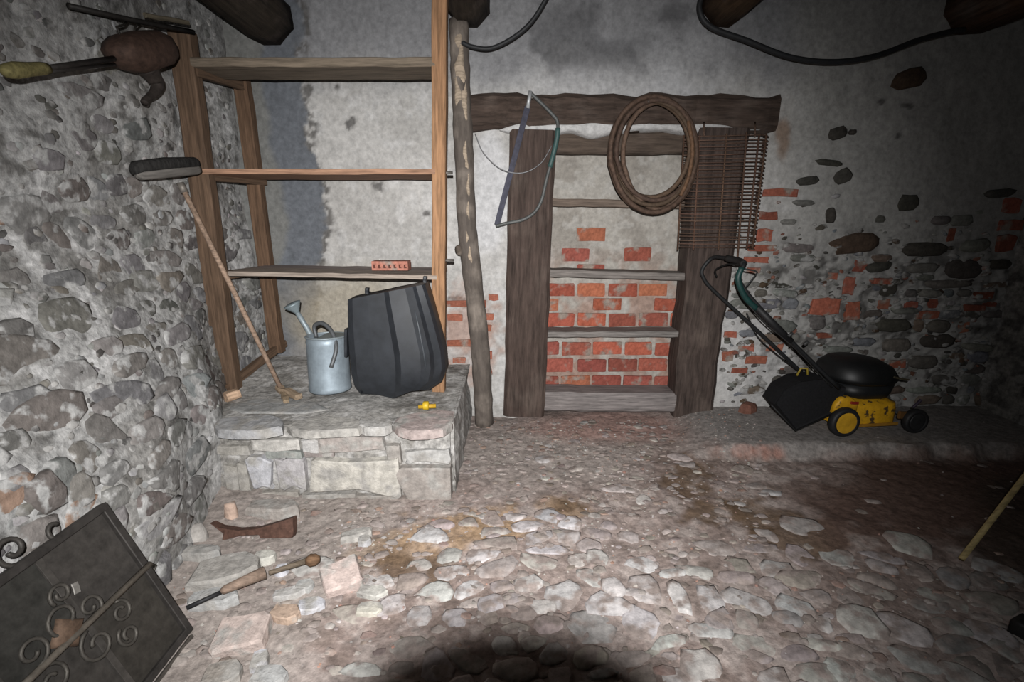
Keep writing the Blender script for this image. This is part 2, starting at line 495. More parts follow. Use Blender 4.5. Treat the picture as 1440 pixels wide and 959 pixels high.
wall_back = grid_mesh('wall_back', np.arange(-2.0, 3.7, .0125), np.arange(-.05, 3.0, .0125), lambda U, V: (U, back_y(U, V), V), 'plaster', back_col,
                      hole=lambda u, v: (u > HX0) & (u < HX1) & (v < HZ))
tagk(wall_back, kind='structure')
NY = D + .14
def niche_col(U, V, x, y, z):
    px, py = proj(x, y, z); n1 = fbm(x * 5, z * 5, 91, 4); n2 = fbm(x * 18, z * 18, 95, 3); o = 0 * n1
    c = (.34 + o, .32 + o, .29 + o)
    c = cmix(c, (.24, .22, .195), sstep(.45, .62, n1) * .7)
    c = cmix(c, (.40, .385, .36), sstep(.55, .68, n2) * .6)
    c = cmix(c, (.33, .17, .12), sstep(330, 420, py) * sstep(.46, .60, n1) * .45)
    return c
wn = grid_mesh('wall_niche', np.arange(.05, 1.42, .0125), np.arange(-.05, 2.12, .0125), lambda U, V: (U, NY + (fbm(U * 9, V * 9, 55, 3) - .5) * .02, V), 'plaster', niche_col)
tagk(wn, kind='structure')

# ---- right wall with a dark square recess, rear wall, ceiling
def right_x(Y, z):
    rec = (Y > 2.72) & (Y < 3.16) & (z > .33) & (z < .70)
    return 3.48 + (fbm(Y * 3, z * 3, 101, 3) - .5) * .06 + (fbm(Y * 14, z * 14, 105, 3) - .5) * .03 + rec * .42
def right_col(U, V, x, y, z):
    n1 = fbm(y * 5, z * 5, 111, 4); n2 = fbm(y * 16, z * 18, 115, 3); o = 0 * n1
    c = (.20 + o, .19 + o, .175 + o)
    c = cmix(c, (.09, .085, .08), sstep(.48, .64, n2)); c = cmix(c, (.27, .26, .25), sstep(.55, .66, n1) * .7)
    return c
tagk(grid_mesh('wall_right', np.concatenate([np.arange(-1.6, 1.9, .06), np.arange(1.9, 3.55, .02)]), np.arange(-.05, 3.0, .02), lambda U, V: (right_x(U, V), U, V), 'mortar', right_col, flip=True), kind='structure')
plain = lambda c: (lambda U, V, x, y, z: tuple(q + (fbm(U * 5, V * 5, 7, 3) - .5) * .12 for q in c))
tagk(grid_mesh('wall_rear', np.arange(-2.0, 3.7, .1), np.arange(-.05, 3.05, .1), lambda U, V: (U, -1.6 + (fbm(U * 3, V * 3, 3, 3) - .5) * .06, V), 'mortar', plain((.27, .26, .25)), flip=True), kind='structure')
tagk(grid_mesh('ceiling', np.arange(-2.05, 3.75, .1), np.arange(-1.7, 3.6, .1), lambda U, V: (U, V, 2.93 + 0 * U), 'mortar', plain((.16, .14, .12)), flip=True), kind='structure')

# ---- floor: trodden earth with cobbles; a low concrete ledge along the back wall on the right
def floor_z(X, Y):
    n = (fbm(X * 2.5, Y * 2.5, 201, 3) - .5) * .03 + (fbm(X * 14, Y * 14, 205, 3) - .5) * .018
    lx = sstep(1.05, 1.45, X); e = 2.76 + (fbm(X * 6, Y * 0 + 1, 207, 2) - .5) * .08
    led = .08 * lx * sstep(e - .05, e + .03, Y)
    left = .05 * sstep(-1.0, -1.5, X)
    return n * (1 - .8 * lx * sstep(e, e + .06, Y)) + led + left - .008
def floor_col(U, V, x, y, z):
    px, py = proj(x, y, np.zeros_like(x)); n1 = fbm(x * 3, y * 3, 211, 5); n2 = fbm(x * 12, y * 12, 221, 4); n3 = fbm(x * 26, y * 26, 231, 3); o = 0 * n1
    c = (.285 + o, .25 + o, .235 + o)
    c = cmix(c, (.215, .18, .165), sstep(.45, .62, n1) * .8)
    c = cmix(c, (.36, .335, .32), sstep(.54, .66, n2) * .7)
    c = cmix(c, (.15, .125, .11), sstep(.44, .33, n2) * .5)
    c = cmix(c, (.31, .295, .28), emask(px, py, 740, 630, 140, 50, n1, .5) * .8)     # grey grit beside the bench
    c = cmix(c, (.33, .225, .20), emask(px, py, 850, 598, 110, 20, n1, .5) * .8)     # brick dust below the sill
    c = cmix(c, (.42, .19, .14), emask(px, py, 1055, 632, 50, 10, n2, .5) * .8)
    for (cx, cy, rx, ry) in [(640, 745, 70, 26), (700, 735, 60, 22), (790, 715, 34, 16), (560, 770, 60, 20)]:
        c = cmix(c, (.31, .23, .15), emask(px, py, cx, cy, rx, ry, n2, .4, .9) * .75)
    for (cx, cy, rx, ry) in [(965, 672, 26, 26), (1000, 720, 40, 16), (800, 708, 24, 8), (1060, 720, 36, 24), (1130, 755, 70, 22), (570, 795, 60, 20)]:
        c = cmix(c, (.12, .085, .055), emask(px, py, cx, cy, rx, ry, n2, .4, 1.1) * .8)
    c = cmix(c, (.12, .085, .072), sstep(1080, 1240, px + (n1 - .5) * 200) * sstep(800, 740, py + (n2 - .5) * 90) * sstep(630, 655, py))
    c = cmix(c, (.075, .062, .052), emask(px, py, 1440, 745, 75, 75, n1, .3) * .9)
    c = cmix(c, (.24, .24, .235), sstep(1.05, 1.4, x) * sstep(2.70, 2.80, y + (n2 - .5) * .1))
    c = cmix(c, (.29, .28, .265), sstep(-.5, -.75, x + (n1 - .5) * .5) * .7)
    return c[0] * .96, c[1] * .89, c[2] * .86
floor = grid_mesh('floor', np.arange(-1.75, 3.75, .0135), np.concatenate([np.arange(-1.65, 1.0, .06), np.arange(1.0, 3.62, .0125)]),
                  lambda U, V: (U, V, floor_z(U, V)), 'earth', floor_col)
tagk(floor, kind='structure')

# ---- frames on the surfaces
def fr_left(Y, z):
    e = .03
    dy = float(left_x(Y + e, z) - left_x(Y - e, z)) / (2 * e); dz = float(left_x(Y, z + e) - left_x(Y, z - e)) / (2 * e)
    return tframe((float(left_x(Y, z)), Y, z), (dy * .6, 1, 0), (dz * .6, 0, 1))
def fr_back(X, z): return tframe((X, float(back_y(X, z)), z), (1, 0, 0), (0, 0, 1))
def fr_floor(X, Y): return tframe((X, Y, float(floor_z(X, Y))), (1, 0, 0), (0, 1, 0))
GREY = [(.15, .148, .144), (.18, .177, .173), (.115, .112, .108), (.165, .154, .143), (.20, .197, .195), (.135, .121, .11)]

# ---- left wall stones
R = random.Random(11)
pts = []; z = .03; row = 0
while z < 2.55:
    hgt = R.uniform(.075, .13) * (1.12 if z < 1.1 else .95); y = .95 + R.uniform(0, .1)
    while y < 3.3:
        w = R.uniform(.07, .24)
        if R.random() > .22: pts.append((y + w / 2, z + R.uniform(-.03, .03) + hgt / 2))
        y += w
    z += hgt
cl = cells(pts, 1.8, size=.5)
left_st = []
for (y, z), pol in zip(pts, cl):
    if len(pol) < 3: continue
    if z < .43 and y > 2.25: continue
    cover = .10 + .68 * float(sstep(.9, 1.7, z)) + .2 * float(sstep(2.2, 2.9, y)) * float(sstep(.5, .9, z))
    if float(vnoise(y * 2.5, z * 2.5, 77)) * .6 + R.random() * .4 < cover * .78: continue
    sp, (cx, cy) = shape_poly(pol, R.uniform(.004, .016), R, 10, .10)
    px, py = proj(float(left_x(y, z)), y, z)
    if not (-60 < px < 420 and -40 < py < 1000): continue
    left_st.append((y + cx, z + cy, sp))
# big stones read off the photograph
LT = [(24, 470, 62, 48, 2), (97, 446, 80, 66, 5), (109, 528, 66, 52, 1), (42, 567, 84, 58, 0), (157, 579, 60, 56, 3), (208, 606, 62, 46, 1), (21, 621, 56, 46, 2), (66, 694, 60, 70, 5), (112, 691, 44, 60, 3), (163, 700, 50, 40, 1),
      (160, 665, 54, 36, 0), (272, 645, 48, 46, 0), (24, 672, 60, 40, 0), (151, 489, 50, 36, 1), (90, 395, 70, 30, 0), (181, 404, 40, 24, 5), (185, 512, 56, 36, 3), (229, 555, 58, 36, 1), (262, 700, 50, 46, 0),
      (105, 268, 42, 36, 5), (40, 300, 76, 56, 1), (205, 395, 50, 34, 1), (165, 260, 30, 30, 2), (150, 215, 36, 34, 3), (262, 310, 26, 30, 5), (145, 312, 38, 20, 4), (70, 225, 44, 30, 1), (20, 395, 50, 40, 0), (250, 470, 40, 30, 1), (225, 640, 46, 34, 3)]
def on_left(px, py):
    X = -1.6
    for _ in range(6):
        q = at_x(px, py, X); X = float(left_x(q.y, q.z))
    return at_x(px, py, X)
traced = []
for (px, py, w, h, ci) in LT:
    c0 = on_left(px, py); a0 = on_left(px - w / 2, py); b0 = on_left(px + w / 2, py); t0 = on_left(px, py - h / 2); u0 = on_left(px, py + h / 2)
    ww, hh2 = min(.42, abs(b0.y - a0.y)), min(.3, abs(t0.z - u0.z)); traced.append((c0.y, c0.z, ww, hh2))
    pol = ell_poly(ww, hh2, R.uniform(-.1, .2), R, 10, .25, .13)
    v, f = stone_geo(pol, R.uniform(.004, .010), R, top=.84)
    mesh_obj('stone', v, f, 'limed', wall_left, tilt(fr_left(c0.y, c0.z), R, .08), vary(GREY[ci], R, .1), True)
left_st = [q for q in left_st if not any(((q[0] - a) / (w * .5)) ** 2 + ((q[1] - b) / (h * .5)) ** 2 < 1.25 for a, b, w, h in traced)]
for (y, z, sp) in left_st:
    v, f = stone_geo(sp, R.uniform(.001, .008), R, top=.84)
    c = vary(R.choice(GREY), R, .2)
    if R.random() < .03: c = (.24, .165, .125)
    mesh_obj('stone', v, f, 'limed', wall_left, tilt(fr_left(y, z), R, .07), c, True)

# small rubble showing in the mortar
def chips(name, parent, n, pick, fr_, smin, smax, pal, hmax, seed, asp=1.6):
    r = random.Random(seed); V, Fc, C = [], [], []
    for _ in range(n):
        q = pick(r)
        if q is None: continue
        s = r.uniform(smin, smax); w = s * r.uniform(1, asp)
        v, f = stone_geo(ell_poly(w, s, r.uniform(-.5, .5), r, 6, .3, .2), r.uniform(.1, 1) * hmax, r, .01, top=.7)
        m = tilt(fr_(*q), r, .15); o = len(V); V += [m @ Vector(k) for k in v]; Fc += [tuple(t + o for t in k) for k in f]; C += [vary(r.choice(pal), r, .2)] * len(v)
    return stuff_mesh(name, V, Fc, C, parent, 'stone_mix' if parent is floor else 'rubble_mix')
def stuff_mesh(name, V, Fc, C, parent, mat='stone_mix'):
    o = mesh_obj(name, V, Fc, mat, parent, None, None, True)
    ca = o.data.color_attributes.new('Col', 'FLOAT_COLOR', 'POINT')
    ca.data.foreach_set('color', np.array([(*c, 1) for c in C], np.float32).ravel()); o['kind'] = 'stuff'
    return o
def pick_left(r):
    y, z = r.uniform(1.0, 3.35), r.uniform(0, 2.6)
    if z < .43 and y > 2.25: return None
    return y, z
chips('wall_rubble', wall_left, 1100, pick_left, fr_left, .014, .045, GREY + [(.27, .265, .255), (.30, .295, .285), (.33, .325, .32), (.09, .085, .08)], .006, 3)

# ---- right part of the back wall: traced bricks, stones, two hollows as dark stones, then coursed rubble between them
BR = [(1097, 271, 50, 11), (1080, 303, 26, 11), (1076, 331, 22, 17), (1072, 349, 40, 9), (1064, 365, 36, 9), (1160, 431, 42, 22), (1197, 437, 20, 24), (1193, 402, 15, 24),
      (1215, 374, 24, 15), (1171, 388, 15, 10), (1316, 427, 38, 13), (1305, 443, 32, 11), (1281, 428, 18, 8), (1421, 289, 26, 20), (1424, 317, 44, 15), (1413, 342, 27, 22),
      (1336, 330, 8, 18), (1372, 433, 30, 8), (1264, 513, 22, 12), (1160, 472, 22, 7), (1062, 505, 30, 11), (1048, 490, 22, 8), (1026, 470, 18, 8), (1022, 500, 16, 14), (1038, 520, 22, 8), (1240, 395, 26, 9),
      (1384, 415, 26, 9), (1394, 428, 20, 9), (1060, 380, 20, 8)]
ST = [(1203, 343, 70, 30, .1, 0), (1277, 285, 28, 24, 0, 1), (1178, 188, 26, 18, .3, 1), (1198, 186, 10, 8, 0, 1), (1166, 229, 38, 9, -.1, 1), (1185, 248, 24, 20, .4, 1), (1136, 254, 32, 12, .1, 1),  # large oval: recess with brown rock, its shade kept in the dark colour
      (1166, 303, 12, 22, .2, 1), (1277, 112, 46, 28, .2, 0), (1300, 350, 64, 20, 0, 1), (1355, 378, 54, 26, 0, 1), (1251, 407, 26, 20, .3, 1), (1258, 458, 52, 18, 0, 1), (1150, 454, 26, 20, 0, 2),  # topmost chunk: a hole, its shade painted as a dark stone
      (1274, 437, 40, 9, 0, 3), (1215, 482, 36, 12, 0, 4), (1350, 310, 34, 16, 0, 3), (1370, 345, 40, 18, .1, 3), (1405, 272, 44, 12, .1, 1), (1180, 492, 40, 10, 0, 3), (1235, 375, 34, 14, .2, 1),
      (1335, 400, 70, 12, 0, 2), (1405, 372, 34, 14, 0, 1), (1262, 486, 40, 18, 0, 2), (1320, 480, 44, 20, 0, 1), (1215, 510, 44, 14, 0, 3), (1300, 510, 40, 18, 0, 2), (1050, 468, 26, 10, 0, 4),
      (1130, 285, 30, 8, 0, 3), (1110, 312, 22, 8, 0, 3), (1238, 308, 14, 10, 0, 2), (1322, 310, 26, 12, 0, 2)]
PAL = [(.075, .05, .035), (.065, .06, .052), (.12, .11, .10), (.17, .17, .155), (.15, .16, .17)]
R = random.Random(5)
used = []
def wall_piece(name, px, py, w, h, rot, mat, col, prot, box, parent=wall_back, Yp=D, fr=None):
    p = at_y(px, py, Yp); a = at_y(px - w / 2, py, Yp); b = at_y(px + w / 2, py, Yp); c = at_y(px, py - h / 2, Yp); d = at_y(px, py + h / 2, Yp)
    pol = ell_poly((b - a).length, (c - d).length, rot, R, 10, box, .12) if box < .6 else rect_poly((b - a).length, (c - d).length, rot, R, .03 if box > .9 else .10)
    v, f = stone_geo(pol, prot, R, deep=.05, flat=box > .6)
    return mesh_obj(name, v, f, mat, parent, fr(p.x, p.z) if fr else tilt(fr_back(p.x, p.z), R, .06), col, box < .6)
for (px, py, w, h) in BR:
    k = .55 + .45 * (1 if px < 1250 else .6)
    wall_piece('brick', px, py, w, h, 0, 'brick', vary((.27 * k, .09 * k, .06 * k), R, .3), R.uniform(.008, .018), .8); used.append((px, py, w, h))
for (px, py, w, h, rot, c) in ST:
    wall_piece('stone', px, py, w, h, rot, 'stone', vary(PAL[c], R, .15), R.uniform(.012, .035), .25); used.append((px, py, w, h))
y = 262.0
fill = []
while y < 560:
    hh = R.uniform(9, 17) if y < 400 else R.uniform(11, 20)
    x = 1015 + R.uniform(0, 20)
    while x < 1392:
        w = R.uniform(16, 52); cx, cy = x + w / 2, y + hh / 2; x += w + R.uniform(1, 4)
        dens = float(sstep(290, 380, cy) * .35 + sstep(360, 430, cy) * .5) * (.75 + .25 * float(sstep(1100, 1250, cx)))
        if cx < 1110 and cy < 400: dens *= .35
        if R.random() > dens: continue
        if any(abs(cx - a) < (w + c) / 2 - 2 and abs(cy - b) < (hh + d) / 2 - 2 for a, b, c, d in used): continue
        fill.append((cx, cy, w - 2, hh - 2))
    y += hh
for (px, py, w, h) in fill:
    if R.random() < .05: wall_piece('brick', px, py, w, h, 0, 'brick', vary((.30, .12, .08), R, .3), .012, .7)
    else: wall_piece('stone', px, py, w, h, R.uniform(-.12, .12), 'limed' if R.random() < .3 else 'stone', vary(R.choice([PAL[1], PAL[2], PAL[2], PAL[3], PAL[3], PAL[4], (.13, .10, .08)]), R, .25), R.uniform(.006, .03), .35)
def pick_back(r):
    px, py = r.uniform(1015, 1390), r.uniform(270, 565)
    if r.random() > float(sstep(280, 400, py)) * .9 + .06: return None
    q = at_y(px, py, D); return q.x, q.z
chips('wall_rubble', wall_back, 900, pick_back, fr_back, .012, .042, PAL + [(.22, .215, .20), (.28, .275, .265), (.06, .055, .05), (.20, .09, .065)], .016, 4, 2.2)
# bricks showing between shelf rack and doorway
for (px, py, w, h) in [(655, 427, 56, 9), (681, 445, 26, 10), (678, 461, 26, 9), (655, 482, 54, 9), (679, 499, 26, 11), (681, 522, 22, 8), (640, 446, 22, 9), (646, 506, 18, 8), (694, 418, 14, 9)]:
    wall_piece('brick', px, py, w, h, 0, 'brick', vary((.28, .10, .065), R, .2), .012, .8)

# ---- brick infill of the doorway (running bond, partly under plaster)
def fr_niche(X, z): return tframe((X, NY - .004, z), (1, 0, 0), (0, 0, 1))
rows = [(537, 0), (513, 1), (490, 0), (449, 1), (428, 0), (407, 1), (358, 0), (330, 1), (380, 1)]
bare = {537: 1.0, 513: 1, 490: 1, 449: .95, 428: .8, 407: .75, 380: .3, 358: .45, 330: .12}
tint = [(.33, .095, .058), (.29, .08, .054), (.26, .078, .058), (.33, .115, .068), (.23, .07, .052)]
R = random.Random(23)
for (py, off) in rows:
    x = 745 + off * 22
    while x < 958:
        cx = x + 21; w = 40
        show = R.random() < bare[py] * (1 if (py > 440 or cx > 850) else .5)
        if py == 330: show = abs(cx - 822) < 22
        if show:
            wall_piece('brick', cx + R.uniform(-1, 1), py + R.uniform(-.6, .6), w + R.uniform(-2, 1), 18 + R.uniform(-1, 1), R.uniform(-.015, .015), 'brick', vary(R.choice(tint), R, .15), R.uniform(.006, .012), .95, wn, NY, fr_niche)
        x += 43.5

# ---- cobbles of the floor
R = random.Random(31)
pts = []
y = 1.12
while y < 3.2:
    dyy = R.uniform(.065, .10)
    x = -1.2 + R.uniform(0, .1)
    while x < 3.35:
        w = R.uniform(.06, .18)
        if R.random() > .24: pts.append((x + w / 2, y + dyy / 2 + R.uniform(-.028, .028)))
        x += w
    y += dyy
pts = [(x_ + .0, y_ - .16 * max(0, x_ - .3) + .07 * math.sin(x_ * 3)) for x_, y_ in pts]
cl = cells(pts, 1.35, size=.34)
cob = []
for (x, y), pol in zip(pts, cl):
    if len(pol) < 3: continue
    px, py = proj(x, y, 0.0)
    if not (-30 < px < 1470 and py < 985): continue
    dens = float(sstep(690, 790, py + (fbm(x * 2, y * 2, 3, 2) - .5) * 120)) * .97
    if px < 620: dens *= float(sstep(480, 620, px)) * .8 + (.12 if py > 800 else 0)
    if px > 1150: dens *= float(sstep(700, 800, py - (px - 1150) * .05))
    dens = max(dens, .10 if (py < 745 and py > 640 and 660 < px < 1150) else 0)
    if emask(px, py, 1440, 745, 70, 70) > .3: dens = 0
    if R.random() > dens: continue
    sp, (cx, cy) = shape_poly(pol, R.uniform(.003, .014), R, 10, .12)
    area = abs(sum(sp[i][0] * sp[(i + 1) % 10][1] - sp[(i + 1) % 10][0] * sp[i][1] for i in range(10))) / 2
    cob.append((area / max(.3, (y * CP + CAMZ * SP)) ** 2, x + cx, y + cy, sp, px, py))
# stones read off the photograph: centre, width, height, turn, tone
FT = [(840, 785, 34, 28, 0, .40), (795, 833, 56, 38, .4, .40), (862, 825, 32, 28, .3, .43), (905, 825, 44, 40, 0, .40), (955, 838, 26, 44, 0, .47), (1000, 842, 38, 36, 0, .40), (945, 805, 40, 11, .2, .42), (765, 850, 38, 22, .1, .46),
      (902, 872, 50, 42, -.4, .40), (832, 878, 62, 50, .2, .30), (742, 818, 44, 20, .3, .36), (1052, 845, 78, 26, -.5, .38), (1118, 852, 56, 26, -.6, .36), (1212, 872, 60, 40, -.3, .34), (1270, 880, 62, 34, -.9, .37), (985, 932, 58, 42, 0, .36),
      (1150, 905, 64, 15, -.2, .38), (1130, 738, 62, 24, -.2, .30), (1278, 766, 56, 26, -.4, .33), (1402, 802, 56, 22, -.5, .34), (1392, 886, 66, 28, -.5, .32), (1060, 905, 60, 26, -.1, .32), (1180, 780, 50, 24, -.2, .30), (690, 845, 40, 24, .4, .33),
      (1330, 840, 60, 26, -.4, .32), (1000, 885, 60, 20, -.1, .35), (1095, 800, 48, 24, -.3, .33), (640, 865, 36, 28, .2, .35), (590, 862, 34, 30, .1, .35), (1290, 925, 60, 30, -.4, .30), (1150, 945, 60, 26, 0, .30)]
ftr = []
for (px, py, w, h, rot, tone) in FT:
    c0 = at_z(px, py, .0); ww = (at_z(px + w / 2, py, 0) - at_z(px - w / 2, py, 0)).length; dd_ = (at_z(px, py - h / 2, 0) - at_z(px, py + h / 2, 0)).length
    pol = ell_poly(ww, dd_, rot, R, 10, .35, .13); ftr.append((c0.x, c0.y, ww, dd_))
    v, f = stone_geo(pol, R.uniform(.004, .011), R, deep=.03, top=.8)
    mesh_obj('cobblestone', v, f, 'cobble', floor, tilt(fr_floor(c0.x, c0.y), R, .05), vary((tone, tone * .965, tone * .935), R, .05), True)
cob = [q for q in cob if not any(((q[1] - a) / (w * .62)) ** 2 + ((q[2] - b) / (d * .62)) ** 2 < 1 for a, b, w, d in ftr)]
cob.sort(key=lambda q: -q[0])
CP1 = [(.37, .35, .335), (.32, .295, .278), (.28, .245, .23), (.33, .285, .27), (.40, .39, .38), (.26, .225, .205)]
SV, SF, SCc = [], [], []
for i, (a, x, y, sp, px, py) in enumerate(cob):
    v, f = stone_geo(sp, R.uniform(.001, .009), R, deep=.03, top=.82)
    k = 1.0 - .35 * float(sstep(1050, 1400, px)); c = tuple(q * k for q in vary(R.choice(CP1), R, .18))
    if i < 269:
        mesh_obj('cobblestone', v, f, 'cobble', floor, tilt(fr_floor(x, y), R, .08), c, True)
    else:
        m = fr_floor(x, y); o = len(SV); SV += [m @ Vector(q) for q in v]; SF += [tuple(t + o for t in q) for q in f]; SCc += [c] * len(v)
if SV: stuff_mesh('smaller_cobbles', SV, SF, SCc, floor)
def pick_floor(r):
    x, y = r.uniform(-1.3, 3.3), r.uniform(1.15, 3.3); px, py = proj(x, y, 0.0)
    if (x < -.30 and y > 2.27) or not (150 < px < 1440) or (px > 1080 and py < 790 and r.random() < .9): return None
    if x > 1.1 and y > 2.7: return None
    return x, y
chips('floor_chips', floor, 1900, pick_floor, fr_floor, .014, .05, [(.27, .232, .212), (.24, .205, .185), (.30, .265, .245), (.22, .18, .16), (.33, .30, .285), (.26, .18, .15), (.17, .14, .12)], .005, 8)
# grit and crumbs lying on the floor
GV, GF, GC = [], [], []
for i in range(5200):
    x = R.uniform(-1.35, 3.3); y = 1.15 + 2.2 * R.random() ** .8
    px, py = proj(x, y, 0.0)
    d = .35 + .65 * float(fbm(x * 3, y * 3, 301, 3) > .5)
    if R.random() > d or not (100 < px < 1440): continue
    if px > 1060 and py < 800 and R.random() < .96: continue
    if x < -.28 and y > 2.27: continue
    s = R.uniform(.003, .008) * (1.6 if R.random() < .10 else 1); zz = float(floor_z(x, y)) + s * .25
    o = len(GV); a = R.uniform(0, 3)
    for k in range(5):
        GV.append((x + math.cos(a + k * 1.257) * s * R.uniform(.8, 1.3), y + math.sin(a + k * 1.257) * s * R.uniform(.7, 1.2), zz - s * .3))
    GV.append((x, y, zz + s * R.uniform(.4, .8))); GF += [(o + k, o + (k + 1) % 5, o + 5) for k in range(5)]
    c = vary(R.choice([(.34, .32, .30), (.28, .25, .23), (.20, .17, .15), (.33, .28, .25), (.38, .36, .34), (.30, .18, .14)]), R, .2); GC += [c] * 6
stuff_mesh('floor_grit', GV, GF, GC, floor)

# ---- ceiling joists
def joist(X, zb, w, h, col, seed, lab):
    return tagk(bar('ceiling_joist', (X, 3.46, zb + h / 2), (X, -1.55, zb + h / 2 + .03), w, h, 'oldbeam', col, None, (0, 0, 1), 18, .012, .32, True, 1.0, seed), lab, 'beam', 'ceiling joists')
joist(-1.49, 2.485, .29, .30, (.035, .027, .02), 1, 'blackened rough ceiling joist above the tall shelf rack')
joist(-.27, 2.575, .26, .28, (.04, .03, .022), 2, 'dark ceiling joist resting on the bark covered prop')
joist(1.30, 2.585, .27, .28, (.06, .036, .02), 3, 'rounded brown ceiling joist with a cable fixed under it')
joist(2.84, 2.56, .36, .30, (.06, .034, .022), 4, 'broad brown ceiling joist at the far end of the sagging cable')

# ---- the walled-up doorway: posts, lintels, sill
d1 = bpy.data.objects.new('door_1', None); COL.objects.link(d1); d1.location = (.74, D, 0); tagk(d1, kind='structure')
OAK = (.062, .044, .037)
bar('lintel', (-.27, D + .03, 2.10), (1.70, D + .03, 2.085), .19, .215, 'oldbeam', (.058, .041, .033), d1, (0, 0, 1), 26, .011, .16, seed=4)
bar('post', (.085, D + .04, .02), (.135, D + .04, 1.99), .24, .30, 'oldbeam', OAK, d1, (1, 0, 0), 14, .006, .10, seed=5)
bar('post', (1.335, D + .04, .0), (1.36, D + .04, 1.99), .24, .29, 'oldbeam', (.058, .043, .037), d1, (1, 0, 0), 14, .008, .12, seed=6, taper=1.12)
bar('inner_lintel', (.20, D + .09, 1.925), (1.26, D + .09, 1.925), .10, .14, 'oldbeam', (.08, .06, .047), d1, (0, 0, 1), 10, .004, .1, seed=7)
bar('sill', (.22, D + .04, .13), (1.22, D + .04, .12), .20, .15, 'wood', (.19, .17, .165), d1, (0, 0, 1), 10, .004, .1, seed=8)
# plaster smeared between the two lintels
R = random.Random(3)
nx = 60; v = []
for i in range(nx + 1):
    t = i / nx; x = -.08 + 1.66 * t
    a = 2.005 + .03 * float(vnoise(t * 14, 1.5, 4)) ; b = 1.945 + .05 * float(vnoise(t * 11, 8.2, 5)) * (0.3 + .7 * math.sin(t * 3.1))
    if t > .8: a -= .03 * (t - .8) * 5; b += .03 * (t - .8) * 5
    k_ = min(1, t / .08, (1 - t) / .12); m_ = (a + b) / 2; a = m_ + (a - m_) * k_; b = m_ + (b - m_) * k_
    v += [(x, D - .068, a), (x, D - .076, (a + b) / 2), (x, D - .055, b), (x, D + .06, b)]
f = []
for i in range(nx):
    for k in range(3): f.append((i * 4 + k, i * 4 + k + 1, (i + 1) * 4 + k + 1, (i + 1) * 4 + k))
mesh_obj('plaster_strip', v, f, M['limeplaster'] if 'limeplaster' in M else mk('lime_plaster', (.46, .455, .45), .95, 0, 30, .3, .6, .008), d1, None, None, True)
# ================================================================== things
# ---- low stone bench under the shelf rack
BZ, BY = .41, 2.30
bench = root('stone_bench', (-.95, 2.84, 0), 'low rubble stone bench with slab top under the wooden shelf rack', 'stone bench')
def bench_col(U, V, x, y, z):
    n1 = fbm(x * 6, y * 6 + z * 7, 401, 4); n2 = fbm(x * 20, y * 20 + z * 20, 405, 3); o = 0 * n1
    c = (.31 + o, .30 + o, .285 + o); c = cmix(c, (.21, .20, .185), sstep(.45, .6, n1)); c = cmix(c, (.42, .41, .40), sstep(.55, .68, n2) * .7)
    return c
def bench_pt(U, V):
    # U: along X, V: 0..1 front face bottom to top edge, 1..2 top surface front to back
    X = np.maximum(U, left_x(BY + np.clip(V - 1, 0, 1) * (3.385 - BY), np.clip(V, 0, 1) * BZ) - .015)
    fz = np.clip(V, 0, 1) * BZ; fy = BY + np.clip(V - 1, 0, 1) * (3.385 - BY)
    n = (fbm(X * 9, V * 5, 411, 3) - .5)
    side = sstep(-.30, -.36, X)
    y = fy + n * .03 * (V < 1.05) + .03 * (1 - side) + np.where(V < 1, .02, 0)
    z = fz + (fbm(X * 5, fy * 6, 421, 3) - .5) * .035 * (V >= .9) + np.where(V > 1.35, .06 * sstep(1.35, 1.9, V) * sstep(-.9, -1.5, X), 0)
    return X, y, z
core = grid_mesh('rubble_core', np.arange(-1.86, -.305, .014), np.concatenate([np.linspace(-.1, .98, 34), np.linspace(1.0, 2, 70)]), bench_pt, 'mortar', bench_col, bench)
def side_pt(U, V):
    return -.32 + (fbm(U * 7, V * 7, 431, 3) - .5) * .04 + .02 * sstep(.3, 0, V), U, np.clip(V, 0, 1) * 1.0
grid_mesh('rubble_side', np.arange(BY + .02, 3.385, .016), np.arange(-.02, BZ + .012, .014), side_pt, 'mortar', bench_col, bench)
R = random.Random(17)
def bench_stone(px0, px1, py0, py1, col, prot, box=.7, mat='dusty'):
    a = at_y(px0, (py0 + py1) / 2, BY); b = at_y(px1, (py0 + py1) / 2, BY); c = at_y((px0 + px1) / 2, py0, BY); d = at_y((px0 + px1) / 2, py1, BY)
    x = (a.x + b.x) / 2; z = (c.z + d.z) / 2
    v, f = stone_geo(rect_poly(b.x - a.x, c.z - d.z, R.uniform(-.04, .04), R, .14), prot * .7, R, .05, flat=True)
    mesh_obj('stone', v, f, mat, bench, tilt(tframe((x, BY + .005, z), (1, 0, 0), (0, 0, 1)), R, .05), col, False)
for q in [(352, 383, 645, 684, (.40, .40, .42), .03), (391, 434, 645, 686, (.36, .345, .35), .03), (440, 558, 641, 692, (.43, .41, .37), .04), (562, 634, 655, 706, (.27, .245, .225), .035),
          (336, 350, 650, 690, (.30, .285, .26), .02), (300, 352, 626, 640, (.30, .285, .26), .02), (354, 424, 617, 632, (.40, .385, .36), .03), (427, 448, 616, 636, (.42, .41, .40), .03),
          (450, 540, 614, 632, (.31, .275, .255), .035), (545, 565, 625, 650, (.28, .26, .24), .02), (375, 425, 634, 644, (.24, .25, .235), .02), (428, 470, 632, 642, (.24, .21, .20), .02),
          (330, 420, 692, 706, (.28, .26, .235), .02), (424, 500, 694, 706, (.26, .245, .225), .02), (502, 560, 696, 710, (.24, .22, .20), .02), (570, 632, 632, 650, (.33, .325, .315), .02), (318, 336, 655, 690, (.27, .255, .23), .015)]:
    bench_stone(*q)
